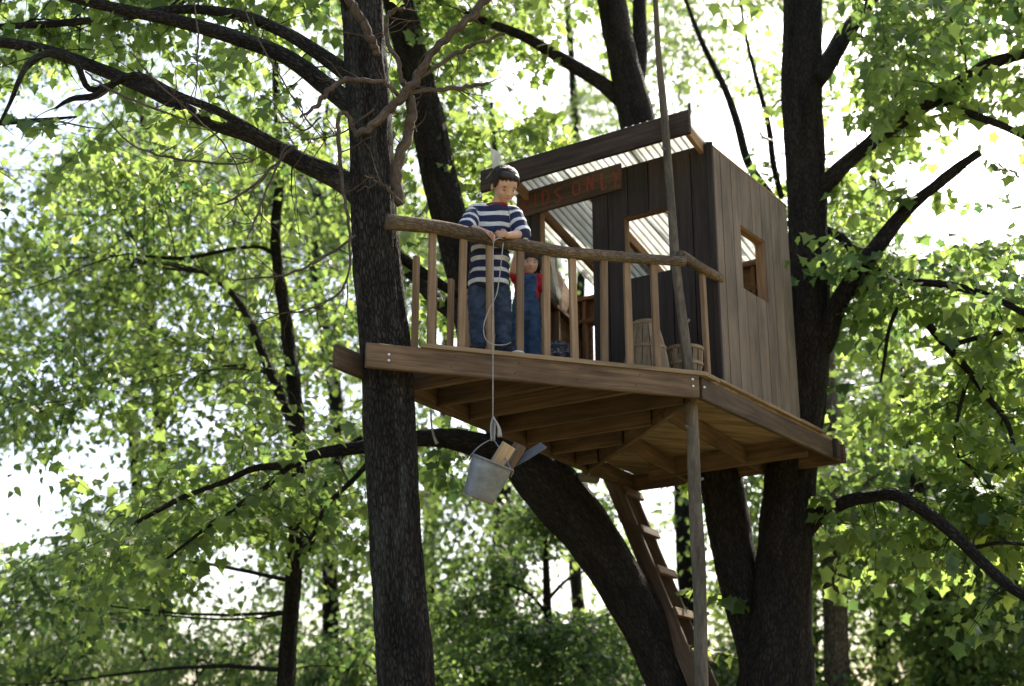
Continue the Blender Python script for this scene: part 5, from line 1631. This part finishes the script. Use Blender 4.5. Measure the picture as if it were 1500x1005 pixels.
def girl():
    Yc = 9.42
    f0 = at(770, 520, Yc)
    e = root('person', (f0.x, Yc, DZ), 'small child in red shirt and denim overalls standing behind the railing beside the boy', 'person')
    hc = at(777, 384, Yc - .02); neckb = at(773, 404, Yc); chest = at(771, 418, Yc); hip = at(770, 455, Yc)
    shL = at(757, 408, Yc); shR = at(789, 409, Yc + .01)
    elL = at(752, 396, Yc - 0.10); wrL = at(757, 368, Yc - 0.19)
    elR = at(799, 432, Yc + 0.04); wrR = at(802, 452, Yc - 0.01)
    hm = head_frame(hc, (0.05, -0.92, -0.30), (0.08, -0.2, 1)); s = 0.104
    def body(bm):
        add_head(bm, hm, s)
        rc_mesh(bm, neckb - Vector((0, 0, 0.03)), hc, 0.036, 0.036)
        el_mesh(bm, chest, (0.085, 0.066, 0.10)); el_mesh(bm, hip, (0.09, 0.075, 0.11))
        rc_mesh(bm, neckb - Vector((0, 0, 0.02)), shL, 0.036, 0.034); rc_mesh(bm, neckb - Vector((0, 0, 0.02)), shR, 0.036, 0.034)
        for sh, el, wr in ((shL, elL, wrL), (shR, elR, wrR)):
            rc_mesh(bm, sh, el, 0.032, 0.027); rc_mesh(bm, el, wr, 0.027, 0.020)
        hand(bm, wrL, Vector((0.2, -0.2, 0.9)), Vector((1, 0, 0)), Vector((0, -1, -.2)), 0.66, 0.9)
        hand(bm, wrR, Vector((0.05, -0.2, -0.95)), Vector((0, 1, 0)), Vector((-1, 0, 0)), 0.66, 0.5)
        for sx in (-1, 1):
            rc_mesh(bm, hip + Vector((sx * .045, 0, -0.04)), (f0.x + sx * 0.06, Yc, DZ + 0.06), 0.055, 0.032)
    put('body', fuse('body', body, 0.0046, M['skin'], 3), None, e)
    def shirt(bm):
        el_mesh(bm, chest, (0.096, 0.08, 0.10)); el_mesh(bm, chest - Vector((0, 0, 0.08)), (0.096, 0.08, 0.09))
        for sh, el in ((shL, elL), (shR, elR)):
            rc_mesh(bm, neckb - Vector((0, 0, 0.035)), sh, 0.045, 0.048); rc_mesh(bm, sh, sh + (el - sh) * 0.5, 0.049, 0.047)
    put('shirt', fuse('shirt', shirt, 0.006, M['red'], 4, wrinkle=0.006, wseed=9, wscale=34), None, e)
    def over(bm):
        el_mesh(bm, hip + Vector((0, 0, 0.03)), (0.106, 0.09, 0.12)); el_mesh(bm, hip - Vector((0, 0, 0.04)), (0.106, 0.09, 0.10))
        for sx in (-1, 1):
            rc_mesh(bm, hip + Vector((sx * .052, 0, -0.05)), (f0.x + sx * 0.062, Yc, DZ + 0.07), 0.068, 0.052)
            el_mesh(bm, (f0.x + sx * 0.062, Yc, DZ + 0.07), (0.062, 0.064, 0.03))
        for t in np.linspace(0, 1, 6):       # bib
            c = hip + (chest - hip) * (0.3 + 0.85 * t)
            el_mesh(bm, c + Vector((0.012, -0.062, 0)), (0.07, 0.03, 0.04))
        for sx in (-1, 1):                   # straps
            a = chest + Vector((sx * 0.055, -0.085, 0.04)); b = neckb + Vector((sx * 0.055, -0.02, -0.005)); c = neckb + Vector((sx * 0.05, 0.07, -0.06))
            rc_mesh(bm, a, b, 0.018, 0.018); rc_mesh(bm, b, c, 0.018, 0.018)
    put('overalls', fuse('overalls', over, 0.006, M['denim2'], 3, wrinkle=0.007, wseed=12, wscale=34), None, e)
    for sx in (-1, 1):
        def shoe(bm): rc_mesh(bm, (f0.x + sx * 0.062, Yc + .02, DZ + 0.035), (f0.x + sx * 0.075, Yc - 0.08, DZ + 0.03), 0.034, 0.03)
        put('shoe', fuse('shoe', shoe, 0.006, M['shoe'], 2), None, e)
    def hair(bm):
        R = hm.to_3x3()
        def E(x, y, z, a, b, c): el_mesh(bm, hm @ Vector((x * s, y * s, z * s)), (a * s, b * s, c * s), R)
        E(0, -0.16, 0.36, 0.80, 0.92, 0.76); E(0, -0.52, -0.2, 0.74, 0.46, 0.80); E(0, 0.46, 0.52, 0.50, 0.28, 0.28)
        for sx in (-1, 1): E(sx * 0.70, -0.06, -0.12, 0.17, 0.34, 0.66)
    put('hair', fuse('hair', hair, 0.005, M['hair'], 2, wrinkle=0.002, wseed=15, wscale=120), None, e)
    put('hair_locks', strands(hm, s, 1100, 0.7, 0.8, M['hair'], 6), None, e)
    face_bits(e, hm, s, False)
girl()
